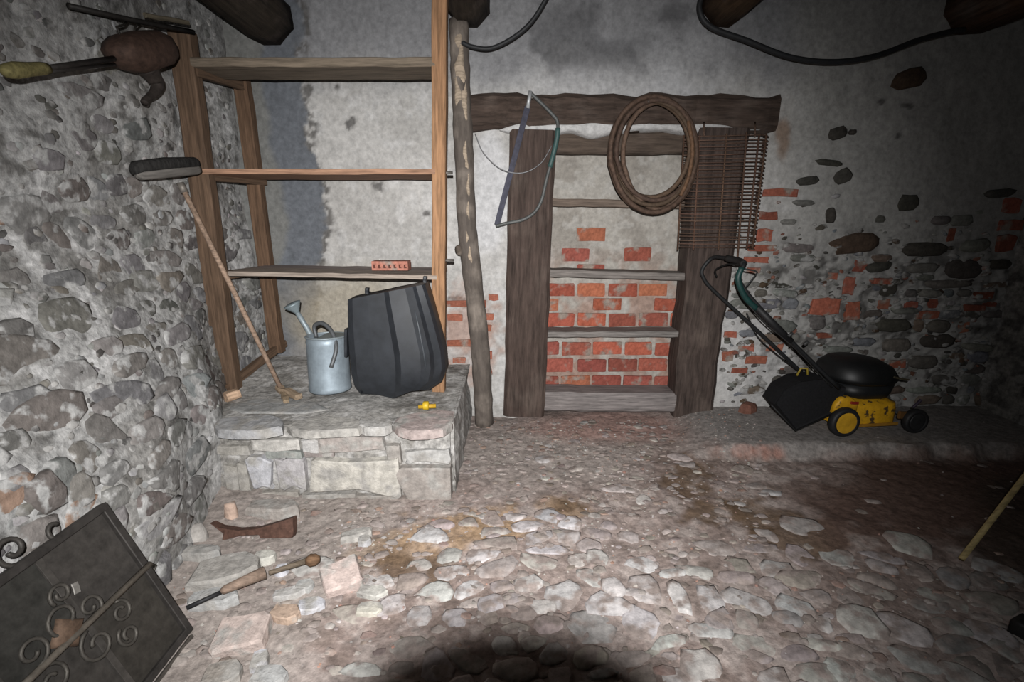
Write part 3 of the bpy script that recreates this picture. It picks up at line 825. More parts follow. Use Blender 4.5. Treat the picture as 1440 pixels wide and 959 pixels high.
# slabs of the top, flush with its surface
def slab(pxs, z0, col, th, parent, name='slab', mat='dusty'):
    P = [at_z(a, b, z0) for a, b in pxs]; cx = sum(p.x for p in P) / len(P); cy = sum(p.y for p in P) / len(P)
    pol = [(p.x - cx, p.y - cy) for p in P]
    if sum(pol[i][0] * pol[(i + 1) % len(pol)][1] - pol[(i + 1) % len(pol)][0] * pol[i][1] for i in range(len(pol))) < 0: pol.reverse()
    pol2, c2 = shape_poly(pol, .0, R, 12, .03)
    v, f = stone_geo(pol2, th, R, .015, flat=True)
    mesh_obj(name, v, f, mat, parent, tframe((cx + c2[0], cy + c2[1], z0 - th), (1, 0, 0), (0, 1, 0)), col, False)
slab([(300, 604), (300, 586), (398, 580), (402, 604), (330, 607)], BZ + .02, (.31, .31, .315), .03, bench)
slab([(404, 608), (402, 588), (500, 584), (520, 598), (498, 604)], BZ + .015, (.36, .345, .32), .025, bench)
slab([(502, 600), (506, 582), (540, 578), (556, 596), (536, 603)], BZ + .02, (.40, .39, .375), .03, bench)
slab([(560, 608), (546, 585), (640, 572), (638, 594), (618, 606)], BZ + .012, (.33, .275, .26), .03, bench)
slab([(310, 580), (330, 560), (440, 560), (470, 580)], BZ + .012, (.27, .27, .265), .02, bench)

# ---- tall wooden shelf rack
rack = root('shelf_rack', (-1.05, 3.0, BZ), 'tall wooden shelf rack with three boards standing on the stone bench', 'shelf')
WB = (.10, .064, .042); WO = (.26, .145, .078); WG = (.27, .225, .19)
FYr = 2.83
bar('post', at_y(324, 548, FYr), at_y(256, 44, FYr), .075, .115, 'wood', WB, rack, (1, 0, 0), 10, .003, .08, seed=1)
bar('post', at_y(390, 494, 3.26), at_y(340, 112, 3.26), .07, .085, 'wood', (.115, .07, .044), rack, (1, 0, 0), 10, .003, .08, seed=2)
pt = at_y(618.5, 0, FYr); pb = at_y(617, 540, FYr)
bar('post', (pb.x, FYr, BZ + .0), (pt.x + .004, FYr, 2.60), .075, .075, 'wood', WO, rack, (1, 0, 0), 12, .002, .06, seed=3)
def cleat(pa, pb, ya, yb, h, seed):
    bar('cleat', at_y(*pa, ya), at_y(*pb, yb), .035, h, 'wood', WB, rack, (0, 0, 1), 6, .002, .08, seed=seed)
cleat((272, 94), (348, 119), FYr - .02, 3.30, .085, 4); cleat((288, 246), (372, 254), FYr - .02, 3.30, .06, 5); cleat((306, 389), (384, 377), FYr - .02, 3.30, .05, 6); cleat((316, 547), (400, 482), FYr - .05, 3.32, .05, 7)
def board(name, xa, xb, ya, yb, dep, th, col, seed, off=0.0, mat='wood', bow=0.0):
    a = at_y(xa, ya, FYr - .04); b = at_y(xb, yb, FYr - .04)
    return bar(name, (a.x, FYr - .04 + off + dep / 2, a.z), (b.x, FYr - .04 + off + dep / 2, b.z), dep, th, mat, col, rack, (0, 0, 1), 12, .002, .08, seed=seed, bow=bow)
board('board', 268, 612, 87, 87, .25, .045, (.15, .12, .09), 8)
board('board', 284, 612, 241, 241, .42, .028, (.30, .175, .115), 9)
board('board', 320, 614, 385, 390, .22, .026, WG, 10)
board('board', 320, 614, 386, 391, .25, .022, (.24, .20, .185), 11, .225)
for (px, py) in [(629, 243), (631, 366)]:
    p = at_y(px, py, FYr); tube('peg', [(p.x - .05, FYr, p.z), (p.x + .03, FYr, p.z)], .008, 'iron', (.12, .11, .10), rack)

# ---- hollow brick on the shelf
p = at_y(551, 379, 2.87)
hb = root('hollow_brick', (p.x, 2.87, p.z), 'small salmon pink hollow brick with a row of holes on the shelf board', 'brick')
hw, hh, hd = .105, .026, .045
v = []; f = []
def addbox(x0, x1, y0, y1, z0, z1):
    o = len(v)
    for a in (x0, x1):
        for b in (y0, y1):
            for c in (z0, z1): v.append((a, b, c))
    for q in [(0, 1, 3, 2), (4, 6, 7, 5), (0, 4, 5, 1), (2, 3, 7, 6), (0, 2, 6, 4), (1, 5, 7, 3)]: f.append(tuple(o + i for i in q))
addbox(-hw, hw, -hd, hd, 0, .012); addbox(-hw, hw, -hd, hd, .034, .052); addbox(-hw, hw, .0, hd, .012, .034)
xs = np.linspace(-hw, hw, 8)
for i in range(8): addbox(xs[i] - .007 if i else -hw, xs[i] + .007 if i < 7 else hw, -hd, .0, .012, .034)
mesh_obj('brick_body', v, f, 'brick', hb, Matrix.Translation((p.x, 2.87, p.z)), (.36, .155, .115))

# ---- broom, head up, leaning in front of the rack post
bt = at_y(253, 257, 2.62); bb = at_y(394, 544, 2.72)
broom = root('broom', bb, 'broom leaning head up against the rack post with dark bristle head', 'broom')
tube('handle', [bt, bt.lerp(bb, .5) + Vector((0, 0, .006)), bb], .0135, 'wood', (.27, .19, .14), broom, 8)
hx = Vector((at_x(192, 246, -1.70)[0], at_x(192, 246, -1.70)[1], at_x(192, 246, -1.70)[2])); hr = at_y(279, 238, 2.70)
mw = frame(hx, hr - hx, (0, 0, 1)); Lh = (hr - hx).length
def loft(name, secs, mat, col, parent, mw, smooth=True, label=None):
    """secs: list of (x, cy, cz, ry, rz) ellipses along x"""
    n = 14; v = []; f = []
    for (x, cy, cz, ry, rz) in secs:
        for k in range(n):
            a = 2 * math.pi * k / n
            v.append((x, cy + ry * math.copysign(abs(math.cos(a)) ** .7, math.cos(a)), cz + rz * math.copysign(abs(math.sin(a)) ** .7, math.sin(a))))
    for i in range(len(secs) - 1):
        for k in range(n): f.append((i * n + k, i * n + (k + 1) % n, (i + 1) * n + (k + 1) % n, (i + 1) * n + k))
    f.append(tuple(reversed(range(n)))); f.append(tuple(range((len(secs) - 1) * n, len(secs) * n)))
    return mesh_obj(name, v, f, mat, parent, mw, col, smooth, label)
loft('brush_block', [(.0, 0, 0, .012, .012), (.02, 0, 0, .026, .024), (Lh * .5, 0, .0, .03, .026), (Lh - .03, 0, 0, .028, .026), (Lh, 0, 0, .02, .02)], 'wood', (.13, .12, .11), broom, mw)
loft('bristles', [(-.012, 0, .02, .02, .018), (.02, 0, .034, .036, .026), (Lh * .5, 0, .04, .038, .028), (Lh - .03, 0, .036, .036, .026), (Lh, 0, .03, .02, .02)], 'bristle', (.028, .027, .026), broom, mw)
tube('ferrule', [bt, bt + (bb - bt).normalized() * .05], .018, 'iron', (.2, .18, .16), broom)

# ---- wooden offcut at the broom's foot
p = at_z(408, 556, BZ + .02)
ws = root('wood_offcut', p, 'forked wooden offcut lying at the foot of the broom', 'wood scrap')
bar('stub', at_z(392, 546, BZ + .045), at_z(420, 557, BZ + .04), .05, .03, 'wood', (.24, .18, .125), ws, (0, 0, 1), 5, .005, .2, seed=2)
bar('prong', at_z(398, 551, BZ + .035), at_z(402, 564, BZ + .03), .03, .02, 'wood', (.22, .165, .11), ws, (0, 0, 1), 4, .004, .2, seed=3)
# pale wooden block under the front post
tagk(bar('wood_block', at_z(316, 560, BZ + .025), at_z(336, 553, BZ + .03), .06, .05, 'wood', (.42, .29, .20), None, (0, 0, 1), 4, .004, .2, seed=5), 'pale broken wooden block wedged under the front rack post', 'wood scrap')

# ---- zinc watering can
p = at_z(465, 548, BZ + .018)
wc = root('watering_can', p, 'dented grey zinc watering can with long spout beside the black tub', 'watering can')
axis = Vector((-.19, 0.06, 1)).normalized()
mw = frame(p, Vector((1, 0, 0)), axis)
r0 = .122; hh = .335
v, f = lathe_geo([(r0 * .97, .004), (r0 * 1.02, .012), (r0 * 1.0, .03), (r0 * .985, .05), (r0 * .98, .17), (r0 * .965, .29), (r0 * .99, .302), (r0 * .965, .312), (r0 * .95, .335), (r0 * .90, .335), (r0 * .88, .312)], 32)
mesh_obj('can_body', v, f, 'zinc', wc, mw, (.27, .32, .36), True)
# half cover over the mouth
n = 12; vv = [(0, 0, .352)] + [(r0 * .93 * math.cos(a), r0 * .93 * math.sin(a), .337) for a in np.linspace(-math.pi / 2 - .2, math.pi / 2 + .2, n)]
mesh_obj('half_cover', vv, [(0, i, i + 1) for i in range(1, n)], 'zinc', wc, mw, (.22, .25, .25), True)
def loc(x, y, z): return mw @ Vector((x, y, z))
S0 = loc(-.06, .10, .08); S1 = at_y(432, 462, p.y + .12); S2 = at_y(417, 438, p.y + .10)
tube('spout', [S0, S0.lerp(S1, .5) + Vector((.0, .03, 0)), S1, S2], [.026, .022, .017, .015], 'zinc', (.24, .28, .30), wc, 10)
d = (S2 - S1).normalized(); m2 = frame(S2, d.orthogonal(), d)
lathe('rose', [(.014, -.01), (.018, .0), (.05, .045), (.052, .052), (.03, .058)], m2, 'zinc', (.24, .29, .31), wc, 16)
tube('handle', smooth_path([loc(-.055, -.02, .33), loc(-.06, -.02, .395), loc(-.01, -.03, .415), loc(.05, -.05, .37), loc(.085, -.09, .28), loc(.06, -.125, .17)], 6), .0125, 'zinc', (.10, .105, .11), wc, 8)
tube('rim_wire', [loc(r0 * .965 * math.cos(a), r0 * .965 * math.sin(a), .335) for a in np.linspace(0, 2 * math.pi, 28)[:-1]], .006, 'zinc', (.27, .31, .33), wc, 6, True)

# ---- black plastic tub standing on edge, bottom towards the room
TY = 2.62
out = [(490, 432), (520, 428), (575, 417), (596, 411), (604, 432), (615, 470), (624, 500), (628, 522), (624, 540), (612, 555), (585, 562), (560, 567), (548, 572), (538, 570), (520, 568), (505, 564), (497, 552), (493, 515), (490, 475)]
pc = at_y(558, 572, TY)
tub = root('plastic_tub', (pc.x, TY, BZ), 'black plastic tub standing on its side on the stone bench, ribbed base facing out', 'tub')
Lb = [(490, 432), (490, 458), (491, 486), (493, 514), (495, 536), (499, 552), (508, 564)]; Rb = [(598, 411), (606, 436), (616, 470), (625, 504), (627, 528), (622, 546), (604, 558)]
SS = [0, .06, .25, .47, .53, .74, .84, .885, .96, 1.0]; DY = [.02, -.01, -.02, -.028, -.062, -.058, -.066, -.035, -.012, .03]
G = []
for i, (l, r_) in enumerate(zip(Lb, Rb)):
    t = i / 6; row = []
    for s_, d_ in zip(SS, DY):
        px = l[0] + (r_[0] - l[0]) * s_; py = l[1] + (r_[1] - l[1]) * s_ + 9 * t ** 4 * math.exp(-((s_ - .45) / .16) ** 2)
        dy = d_ * min(1, .45 + t * 1.6) + (.0, 0, 0, 0, -.006, .012, .06)[i]
        row.append(at_y(px, py, TY + dy))
    G.append(row)
nc = len(SS); nr = 7
bound = [(0, j) for j in range(nc)] + [(i, nc - 1) for i in range(1, nr)] + [(nr - 1, j) for j in range(nc - 2, -1, -1)] + [(i, 0) for i in range(nr - 2, 0, -1)]
zoff = BZ + .012 - min(q.z for r_ in G for q in r_)
v = [q + Vector((0, 0, zoff)) for r_ in G for q in r_]; f = []
o_ = len(v); nbd = len(bound)
for (dyb, sc_) in ((.10, 1.0), (.15, 1.0), (.15, .95), (.04, .93)):
    for (i, j) in bound:
        q = v[i * nc + j]; v.append(Vector((pc.x + (q.x - pc.x) * sc_, TY + dyb, max(BZ + .012, .73 + (q.z - .73) * sc_))))
prev = [i * nc + j for i, j in bound]
for k in range(4):
    cur = [o_ + k * nbd + m_ for m_ in range(nbd)]
    for m_ in range(nbd): f.append((prev[m_], prev[(m_ + 1) % nbd], cur[(m_ + 1) % nbd], cur[m_]))
    prev = cur
BK = (.019, .0215, .026)
for j in range(nc - 1):          # each facet keeps its own vertices so the folds stay crisp
    k0 = len(v)
    for i in range(nr): v += [v[i * nc + j], v[i * nc + j + 1]]
    f += [(k0 + 2 * i, k0 + 2 * i + 2, k0 + 2 * i + 3, k0 + 2 * i + 1) for i in range(nr - 1)]
o = mesh_obj('tub_shell', v, f, 'blackplastic', tub, None, BK, True)
def on_tub(px, py, dy): 
    q = at_y(px, py, TY + dy); return q + Vector((0, 0, zoff))
tube('rib', [on_tub(584, 447, -.058), on_tub(589, 470, -.070), on_tub(596, 505, -.070), on_tub(600, 532, -.066)], [.002, .006, .006, .003], 'blackplastic', (.05, .056, .064), tub, 6)  # ridge paler than the shell, its highlight put into the colour
for (a, b) in [(517, 424), (598, 408)]:
    q = on_tub(a, b, .05); bar('lug', q, q + Vector((.004, 0, .035)), .03, .02, 'blackplastic', BK, tub, (1, 0, 0), 3, .001, .2, seed=1)
q0 = on_tub(490, 470, .14); 
bar('rim_clip', on_tub(489, 472, .10), on_tub(489, 510, .10), .06, .016, 'blackplastic', BK, tub, (1, 0, 0), 3, .001, .2, seed=1)

# ---- yellow fitting
p = at_z(600, 575, BZ + .012)
yf = root('yellow_fitting', p, 'small yellow plastic hose fitting lying on the bench by the black tub', 'fitting')
lathe('collar', [(.018, -.02), (.024, -.016), (.024, .01), (.016, .014)], tframe(p + Vector((0, 0, .02)), (0, 1, 0.2), (0, 0, 1)), 'paint', (.50, .33, .02), yf, 14)
tube('nozzle', [p + Vector((-.045, 0, .012)), p + Vector((.05, .01, .014))], [.011, .013], 'paint', (.42, .25, .02), yf, 10)

# ---- bark covered prop
pole = root('wooden_prop', at_z(680, 588, 0), 'slightly crooked round wooden prop with peeling bark beside the doorway', 'post')
pp = [at_y(681, 592, 3.27), at_y(676, 500, 3.27), at_y(668, 420, 3.275), at_y(657, 320, 3.27), at_y(653, 230, 3.28), at_y(648, 120, 3.275), at_y(645, 30, 3.28)]
pp[0].z = -.02; pp[-1].z = 2.59
sp = smooth_path(pp, 8); R = random.Random(9)
rad = [.069 - .010 * i / len(sp) + R.uniform(-.0035, .0035) for i in range(len(sp))]
o0 = sp[0]; mw = frame(o0, sp[-1] - sp[0], (0, 1, 0)); vi, fi = tube_geo(sp, rad, 14)
iv = mw.inverted(); mesh_obj('trunk', [iv @ q for q in vi], fi, 'bark', pole, mw, (.105, .088, .076), True)
for (ph_, py, w_, h_) in [(.15, 92, .95, .10), (-.3, 128, .7, .07), (.45, 150, .6, .10), (.25, 212, .4, .07), (.45, 262, .35, .08), (.1, 356, .35, .05), (.0, 335, .25, .035), (.0, 62, .7, .05), (.3, 300, .25, .05), (.35, 236, .3, .04)]:
    k_ = min(range(1, len(sp) - 1), key=lambda j: abs(proj(*sp[j])[1] - py)); tg = (sp[k_ + 1] - sp[k_ - 1]).normalized()
    v = []
    for (sc_, hh_) in ((1.0, .985), (.85, 1.035), (0, 1.04)):
        for m_ in range(12 if sc_ else 1):
            an = 2 * math.pi * m_ / 12; wob = 1 + .35 * math.sin(an * 3 + py) * sc_ + R.uniform(-.12, .12)
            fi_ = ph_ + w_ * .5 * sc_ * math.cos(an) * wob; ln = h_ * sc_ * math.sin(an) * wob
            j_ = rad[k_] * hh_
            v.append(sp[k_] + tg * ln + Vector((math.sin(fi_) * j_, -math.cos(fi_) * j_, 0)))
    f = [(m_, (m_ + 1) % 12, 12 + (m_ + 1) % 12, 12 + m_) for m_ in range(12)] + [(12 + m_, 12 + (m_ + 1) % 12, 24) for m_ in range(12)]
    q0 = v[24].copy(); mesh_obj('bare_patch', [q - q0 for q in v], f, 'wood', pole, Matrix.Translation(q0), (.36, .29, .22), True)
for i, (px, py) in enumerate([(657, 330), (653, 352)]):
    q = at_y(px - 8, py, 3.25); v, f = stone_geo(ell_poly(.05, .07, .2, R, 8), .018, R, .01)
    mesh_obj('knot', v, f, 'bark', pole, tframe(q, (.6, -.8, 0), (0, 0, 1)), (.10, .08, .065), True)

# ---- boards set across the bricked doorway
def nboard(x0, y0, x1, y1, th, col, lab, seed, dep=.17):
    a = at_y(x0, y0, D - .03); b = at_y(x1, y1, D - .03)
    o = bar('niche_board', (a.x, D - .03 + dep / 2, a.z), (b.x, D - .03 + dep / 2, b.z), dep, th, 'wood', col, None, (0, 0, 1), 12, .003, .12, seed=seed)
    return tagk(o, lab, 'board', 'boards across the bricked doorway')
nboard(770, 284, 962, 288, .05, (.13, .10, .08), 'brown board across the doorway just behind the rusty coil', 1)
nboard(764, 384, 966, 389, .05, (.17, .152, .14), 'grey tilted board across the doorway above the patchy bricks', 2)
nboard(762, 471, 962, 470, .04, (.18, .165, .155), 'grey board with split front edge across the doorway near the sill', 3)

# ---- bow saw hung on the lintel
SY = D - .11
saw = root('bow_saw', at_y(744, 140, SY), 'bow saw with bent tube frame hanging on the lintel', 'saw')
bl = [at_y(742, 150, SY), at_y(699, 316, SY)]
bar('blade', bl[0], bl[1], .006, .036, 'iron', (.035, .035, .05), saw, (1, 0, .2), 6, .0005, .1, seed=2)
fr = smooth_path([at_y(745, 130, SY), at_y(757, 141, SY), at_y(776, 160, SY), at_y(784, 172, SY), at_y(783, 195, SY), at_y(776, 225, SY), at_y(769, 250, SY), at_y(762, 280, SY), at_y(752, 298, SY), at_y(735, 309, SY), at_y(712, 314, SY), at_y(697, 318, SY)], 5)
tube('frame', fr, .011, 'paint', (.08, .084, .082), saw, 8)
tube('grip', fr[17:28], .016, 'paint', (.04, .085, .08), saw, 8, label='green painted grip section')
tube('tension_lever', [at_y(742, 152, SY - .01), at_y(746, 128, SY - .01)], .012, 'zinc', (.45, .46, .47), saw)
bar('hook_nail', at_y(748, 137, SY), at_y(748, 137, SY) + Vector((0, .10, 0)), .012, .012, 'iron', (.1, .09, .08), saw, seed=1, jit=.0005, seg=2)
tagk(tube('thin_wire', smooth_path([at_y(668, 188, D - .07), at_y(680, 215, D - .09), at_y(705, 238, D - .115), at_y(735, 243, D - .125), at_y(760, 230, D - .12), at_y(776, 205, D - .10)], 6), .003, 'iron', (.25, .25, .26)), 'thin grey wire looped below the lintel behind the bow saw', 'wire')

# ---- coil of rusty hose
coil = root('hose_coil', at_y(915, 217, D - .12), 'brown rusty coil of hose hanging from the lintel in front of the doorway', 'coil')
R = random.Random(13)
for k, (cx_, cy_, rx, ry, ox) in enumerate([(914, 210, 55, 69, 0), (917, 215, 57, 75, .02), (917, 218, 60, 79, -.02), (923, 211, 57, 70, .03), (928, 219, 53, 74, .0), (919, 217, 62, 80, .045)]):
    ph = R.uniform(0, 6); pts_ = []
    for i in range(40):
        a = 2 * math.pi * i / 40
        w = 1 + .02 * math.sin(2 * a + ph)
        q = at_y(cx_ + rx * w * math.cos(a) * (1 if math.sin(a) < .3 else .97), cy_ + ry * w * math.sin(a), D - .215 - ox * .6 - .008 * math.sin(a + ph))
        pts_.append(q)
    tube('hose_loop', pts_, .015, 'rust', vary((.10, .065, .046), R, .2), coil, 8, True)
tube('binding', smooth_path([at_y(968, 170, D - .26), at_y(974, 210, D - .26), at_y(968, 250, D - .26), at_y(957, 275, D - .26)], 5), .012, 'rust', (.15, .085, .05), coil, 8)
tube('hanging_nail', [at_y(912, 143, D - .26), at_y(912, 139, D - .072)], .007, 'iron', (.10, .08, .07), coil)

# ---- rusty wire grating
GYy = D - .12
gr = root('wire_grating', at_y(1015, 190, GYy), 'rusty wire grating of many thin rods hung from the lintel', 'grating')
RU = (.12, .075, .055)
nrow = 31
for i in range(nrow):
    t = i / (nrow - 1); yl = 191 + 157 * t + R.uniform(-1, 1); yr = 190 + 158 * t + R.uniform(-1, 1)
    xl = 962 - 9 * t; xr = 1081 - 20 * t
    pts_ = [at_y(xl, yl, GYy + .012), at_y(xl + 22, yl + .5, GYy - .03), at_y((xl + xr) / 2, (yl + yr) / 2 + .4, GYy - .035), at_y(xr - 28, yr, GYy - .05), at_y(xr - 3, yr, GYy - .03), at_y(xr, yr + 3, GYy), at_y(xr - 8, yr + 2.5, GYy + .02)]
    tube('rod', pts_, .0036, 'rust', vary(RU, R, .3), gr, 5)
for (xa, xb, ya, yb, dy) in [(962, 953, 190, 352, .012), (984, 975, 190, 352, -.03), (1022, 1010, 188, 352, -.035), (1050, 1037, 186, 368, -.05), (1078, 1058, 188, 350, -.03), (1068, 1050, 188, 350, -.04)]:
    tube('upright', [at_y(xa, ya, GYy + dy + .006), at_y((xa + xb) / 2, (ya + yb) / 2, GYy + dy + .006), at_y(xb, yb, GYy + dy + .006)], .006, 'rust', vary((.13, .075, .05), R, .2), gr, 6)
for px in (990, 1062):
    tube('hook', [at_y(px, 192, GYy - .035), at_y(px, 178, GYy - .02), at_y(px, 172, D - .072)], .005, 'rust', RU, gr, 6)
# ---- lawn mower
LZ = .078
mow = root('lawn_mower', (2.3, 3.05, LZ), 'yellow lawn mower with black engine cover and grass bag on the ledge', 'lawn mower')
YEL = (.58, .31, .012); BLK = (.007, .0075, .008)
A0 = at_z(1183, 613, LZ); yaw = math.radians(6)
mm = Matrix.Translation((A0.x, A0.y, LZ)) @ Matrix.Rotation(yaw, 4, 'Z')
def ml(x, y, z): return mm @ Vector((x, y, z))
def wheel(x, y, r, w, hubc, hubr, lab=None):
    m = tframe(ml(x, y, r), mm.to_3x3() @ Vector((1, 0, 0)), Vector((0, 0, 1)))   # local z faces -Y (the room)
    tw = lathe('wheel', [(r * .70, -w / 2), (r * .93, -w / 2), (r, -w / 4), (r, w / 4), (r * .93, w / 2), (r * .72, w / 2), (r * .70, w * .42)], m, 'rubber', (.014, .014, .015), mow, 28)
    lathe('hub', [(hubr, -w * .3), (hubr, w * .44), (hubr * .9, w * .5), (hubr * .55, w * .42), (hubr * .3, w * .5), (.006, w * .52)], m, 'paint', hubc, tw, 24)
    return tw
wheel(.0, .0, .098, .05, (.52, .29, .02), .076); wheel(.0, .44, .098, .05, (.52, .29, .02), .076)
wheel(.505, .0, .082, .045, (.02, .021, .022), .055); wheel(.505, .44, .082, .045, (.02, .021, .022), .055)
for yy in (0, .44): 
    pass
for (x, z) in ((0, .098), (.505, .082)):
    tube('axle', [ml(x, -.02, z), ml(x, .46, z)], .009, 'iron', (.1, .1, .1), mow)
# deck: lofted tray
def rr(x0, x1, y0, y1, r, z):
    out = []
    for (cx_, cy_, a0) in ((x1 - r, y1 - r, 0), (x0 + r, y1 - r, 90), (x0 + r, y0 + r, 180), (x1 - r, y0 + r, 270)):
        for k in range(5):
            a = math.radians(a0 + k * 22.5); out.append((cx_ + r * math.cos(a), cy_ + r * math.sin(a), z))
    return out
def rings_obj(name, rings, mat, col, parent, smooth=True, m=mm, label=None):
    n = len(rings[0]); o_ = m @ Vector(rings[0][0])
    v = [Vector(q) for r_ in rings for q in r_]; f = []
    for i in range(len(rings) - 1):
        for k in range(n): f.append((i * n + k, i * n + (k + 1) % n, (i + 1) * n + (k + 1) % n, (i + 1) * n + k))
    f.append(tuple(reversed(range(n)))); f.append(tuple(range((len(rings) - 1) * n, len(rings) * n)))
    return mesh_obj(name, v, f, mat, parent, m, col, smooth, label)
rings_obj('deck', [rr(-.02, .43, .02, .42, .10, .055), rr(-.02, .43, .02, .42, .10, .06), rr(-.02, .43, .02, .42, .10, .15), rr(-.015, .425, .025, .415, .10, .19), rr(.02, .39, .05, .39, .09, .205), rr(.05, .36, .09, .35, .09, .225)], 'dirtypaint', YEL, mow)
rings_obj('wheel_arch', [rr(-.07, .10, .015, .07, .02, .15), rr(-.06, .10, .012, .07, .02, .21), rr(-.04, .06, .012, .07, .02, .245), rr(-.02, .03, .02, .06, .015, .26)], 'dirtypaint', YEL, mow)
bar('skirt', ml(.05, .018, .06), ml(.40, .018, .06), .012, .02, 'paint', (.30, .15, .02), mow, (0, 0, 1), 3, .001, .2, seed=1)
bar('front_bracket', ml(.40, .02, .12), ml(.53, .03, .11), .02, .05, 'paint', (.12, .06, .02), mow, (0, 0, 1), 3, .001, .2, seed=1)
bar('height_lever', ml(.50, .03, .16), ml(.55, .03, .215), .018, .018, 'rubber', (.03, .02, .035), mow, (0, 1, 0), 3, .001, .3, seed=1)
bar('red_tab', ml(.03, .005, .225), ml(.08, .005, .222), .012, .018, 'paint', (.25, .02, .015), mow, (0, 0, 1), 2, .001, .3, seed=1)
# engine cover
rings_obj('engine_block', [rr(.08, .40, .08, .38, .10, .20), rr(.06, .42, .06, .40, .12, .24), rr(.05, .43, .05, .41, .12, .30)], 'blackplastic', (.009, .010, .011), mow)
rings_obj('engine_cover', [rr(.03, .42, .04, .42, .15, .315), rr(.0, .45, .02, .44, .17, .335), rr(.0, .455, .02, .44, .17, .355), rr(.01, .42, .04, .42, .16, .41), rr(.04, .35, .08, .38, .14, .45), rr(.09, .25, .14, .32, .08, .47)], 'blackplastic', BLK, mow)
bar('cover_stripe', ml(.30, .012, .385), ml(.43, .03, .355), .006, .012, 'paint', (.06, .05, .03), mow, (0, 0, 1), 3, .001, .2, seed=1)
# grass bag
bp = [(1.685, .285), (1.845, .105), (1.90, .13), (2.10, .24), (2.12, .40), (1.98, .46), (1.83, .44), (1.73, .38)]
nb = len(bp); rs = []
for (yy, s) in ((2.915, .93), (2.90, 1.0), (2.98, 1.01), (3.07, .97), (3.09, .85)):
    cx_ = sum(q[0] for q in bp) / nb; cz_ = sum(q[1] for q in bp) / nb
    rs.append([(cx_ + (a - cx_) * s, yy, cz_ + (b - cz_) * s) for a, b in bp])
v = [q for r_ in rs for q in r_]; f = []
for i in range(4):
    for k in range(nb): f.append((i * nb + k, (i + 1) * nb + k, (i + 1) * nb + (k + 1) % nb, i * nb + (k + 1) % nb))
f.append(tuple(range(nb))); f.append(tuple(reversed(range(4 * nb, 5 * nb))))
f = [tuple(reversed(q)) for q in f]
bag = mesh_obj('grass_bag', v, f, 'fabric', mow, None, (.012, .012, .013))
tube('bag_frame', [(1.66, 2.90, .285), (1.84, 2.895, .105), (2.09, 2.90, .235)], .006, 'iron', (.02, .02, .02), bag)
# handle bars
NB = [at_y(1180, 546, 2.88), at_y(1120, 487, 2.88), at_y(1068, 432, 2.88), at_y(1045, 404, 2.88), at_y(1040, 388, 2.88), at_y(1046, 371, 2.90)]
FB = [at_y(1130, 526, 3.22), at_y(1060, 460, 3.22), at_y(1003, 408, 3.22), at_y(989, 390, 3.22), at_y(988, 378, 3.22), at_y(1001, 363, 3.20)]
tube('handlebar', smooth_path(NB + [at_y(1040, 367, 2.98), at_y(1015, 362, 3.12)] + FB[::-1], 6), .012, 'rubber', (.012, .013, .014), mow, 8)
tube('grip', smooth_path([at_y(1046, 371, 2.90), at_y(1040, 367, 2.98), at_y(1022, 363, 3.08)], 5), .021, 'rubber', (.014, .014, .014), mow, 8)
tube('control_arm', smooth_path([at_y(1043, 376, 2.875), at_y(1038, 394, 2.87), at_y(1048, 418, 2.87), at_y(1064, 434, 2.87)], 5), .018, 'paint', (.008, .036, .033), mow, 8, label='dark green control arm')
tube('brake_bail', smooth_path([at_y(1046, 378, 2.87), at_y(1064, 382, 2.85), at_y(1060, 390, 2.86), at_y(1048, 405, 2.87)], 4), .005, 'iron', (.03, .03, .03), mow, 6)
tube('brake_bail', smooth_path([at_y(1008, 390, 3.2), at_y(1006, 380, 3.18), at_y(1022, 372, 3.08), at_y(1042, 372, 2.95)], 4), .006, 'iron', (.02, .02, .02), mow, 6)
tube('clamp', [at_y(1064, 432, 2.87), at_y(1112, 480, 2.87)], .021, 'rubber', (.012, .012, .013), mow, 8)
for (px, py) in ((1132, 482), (1110, 470)):
    q = at_y(px, py, 2.86); tube('wing_nut', [q + Vector((-.012, -.012, -.01)), q + Vector((.012, -.012, .012))], .010, 'iron', (.06, .06, .06), mow, 8)
tube('cable', smooth_path([at_y(1050, 440, 3.2), at_y(1066, 474, 3.19), at_y(1092, 498, 3.19), at_y(1126, 524, 3.19)], 5), .004, 'rubber', (.012, .012, .012), mow, 6)
tube('cable', smooth_path([at_y(1052, 428, 2.87), at_y(1078, 456, 2.86), at_y(1120, 492, 2.86), at_y(1170, 545, 2.88)], 5), .004, 'rubber', (.02, .02, .02), mow, 6)
q = at_y(1128, 522, 3.0); tube('bag_handle', [q + Vector((-.03, 0, -.03)), q + Vector((-.01, 0, .02)), q + Vector((.03, 0, .02)), q + Vector((.04, 0, -.03))], .007, 'paint', (.30, .22, .03), mow, 6)

# ---- broken brick by the door post
p = at_z(1052, 575, .09)
v, f = stone_geo(ell_poly(.15, .10, .3, R, 8, .6, .15), .07, R, .02)
tagk(mesh_obj('brick_fragment', v, f, 'brick', None, tframe(p - Vector((0, 0, .02)), (1, .2, 0), (-.2, 1, 0)), (.16, .075, .055), False), 'broken dark red brick lying between door post and grass bag', 'brick')

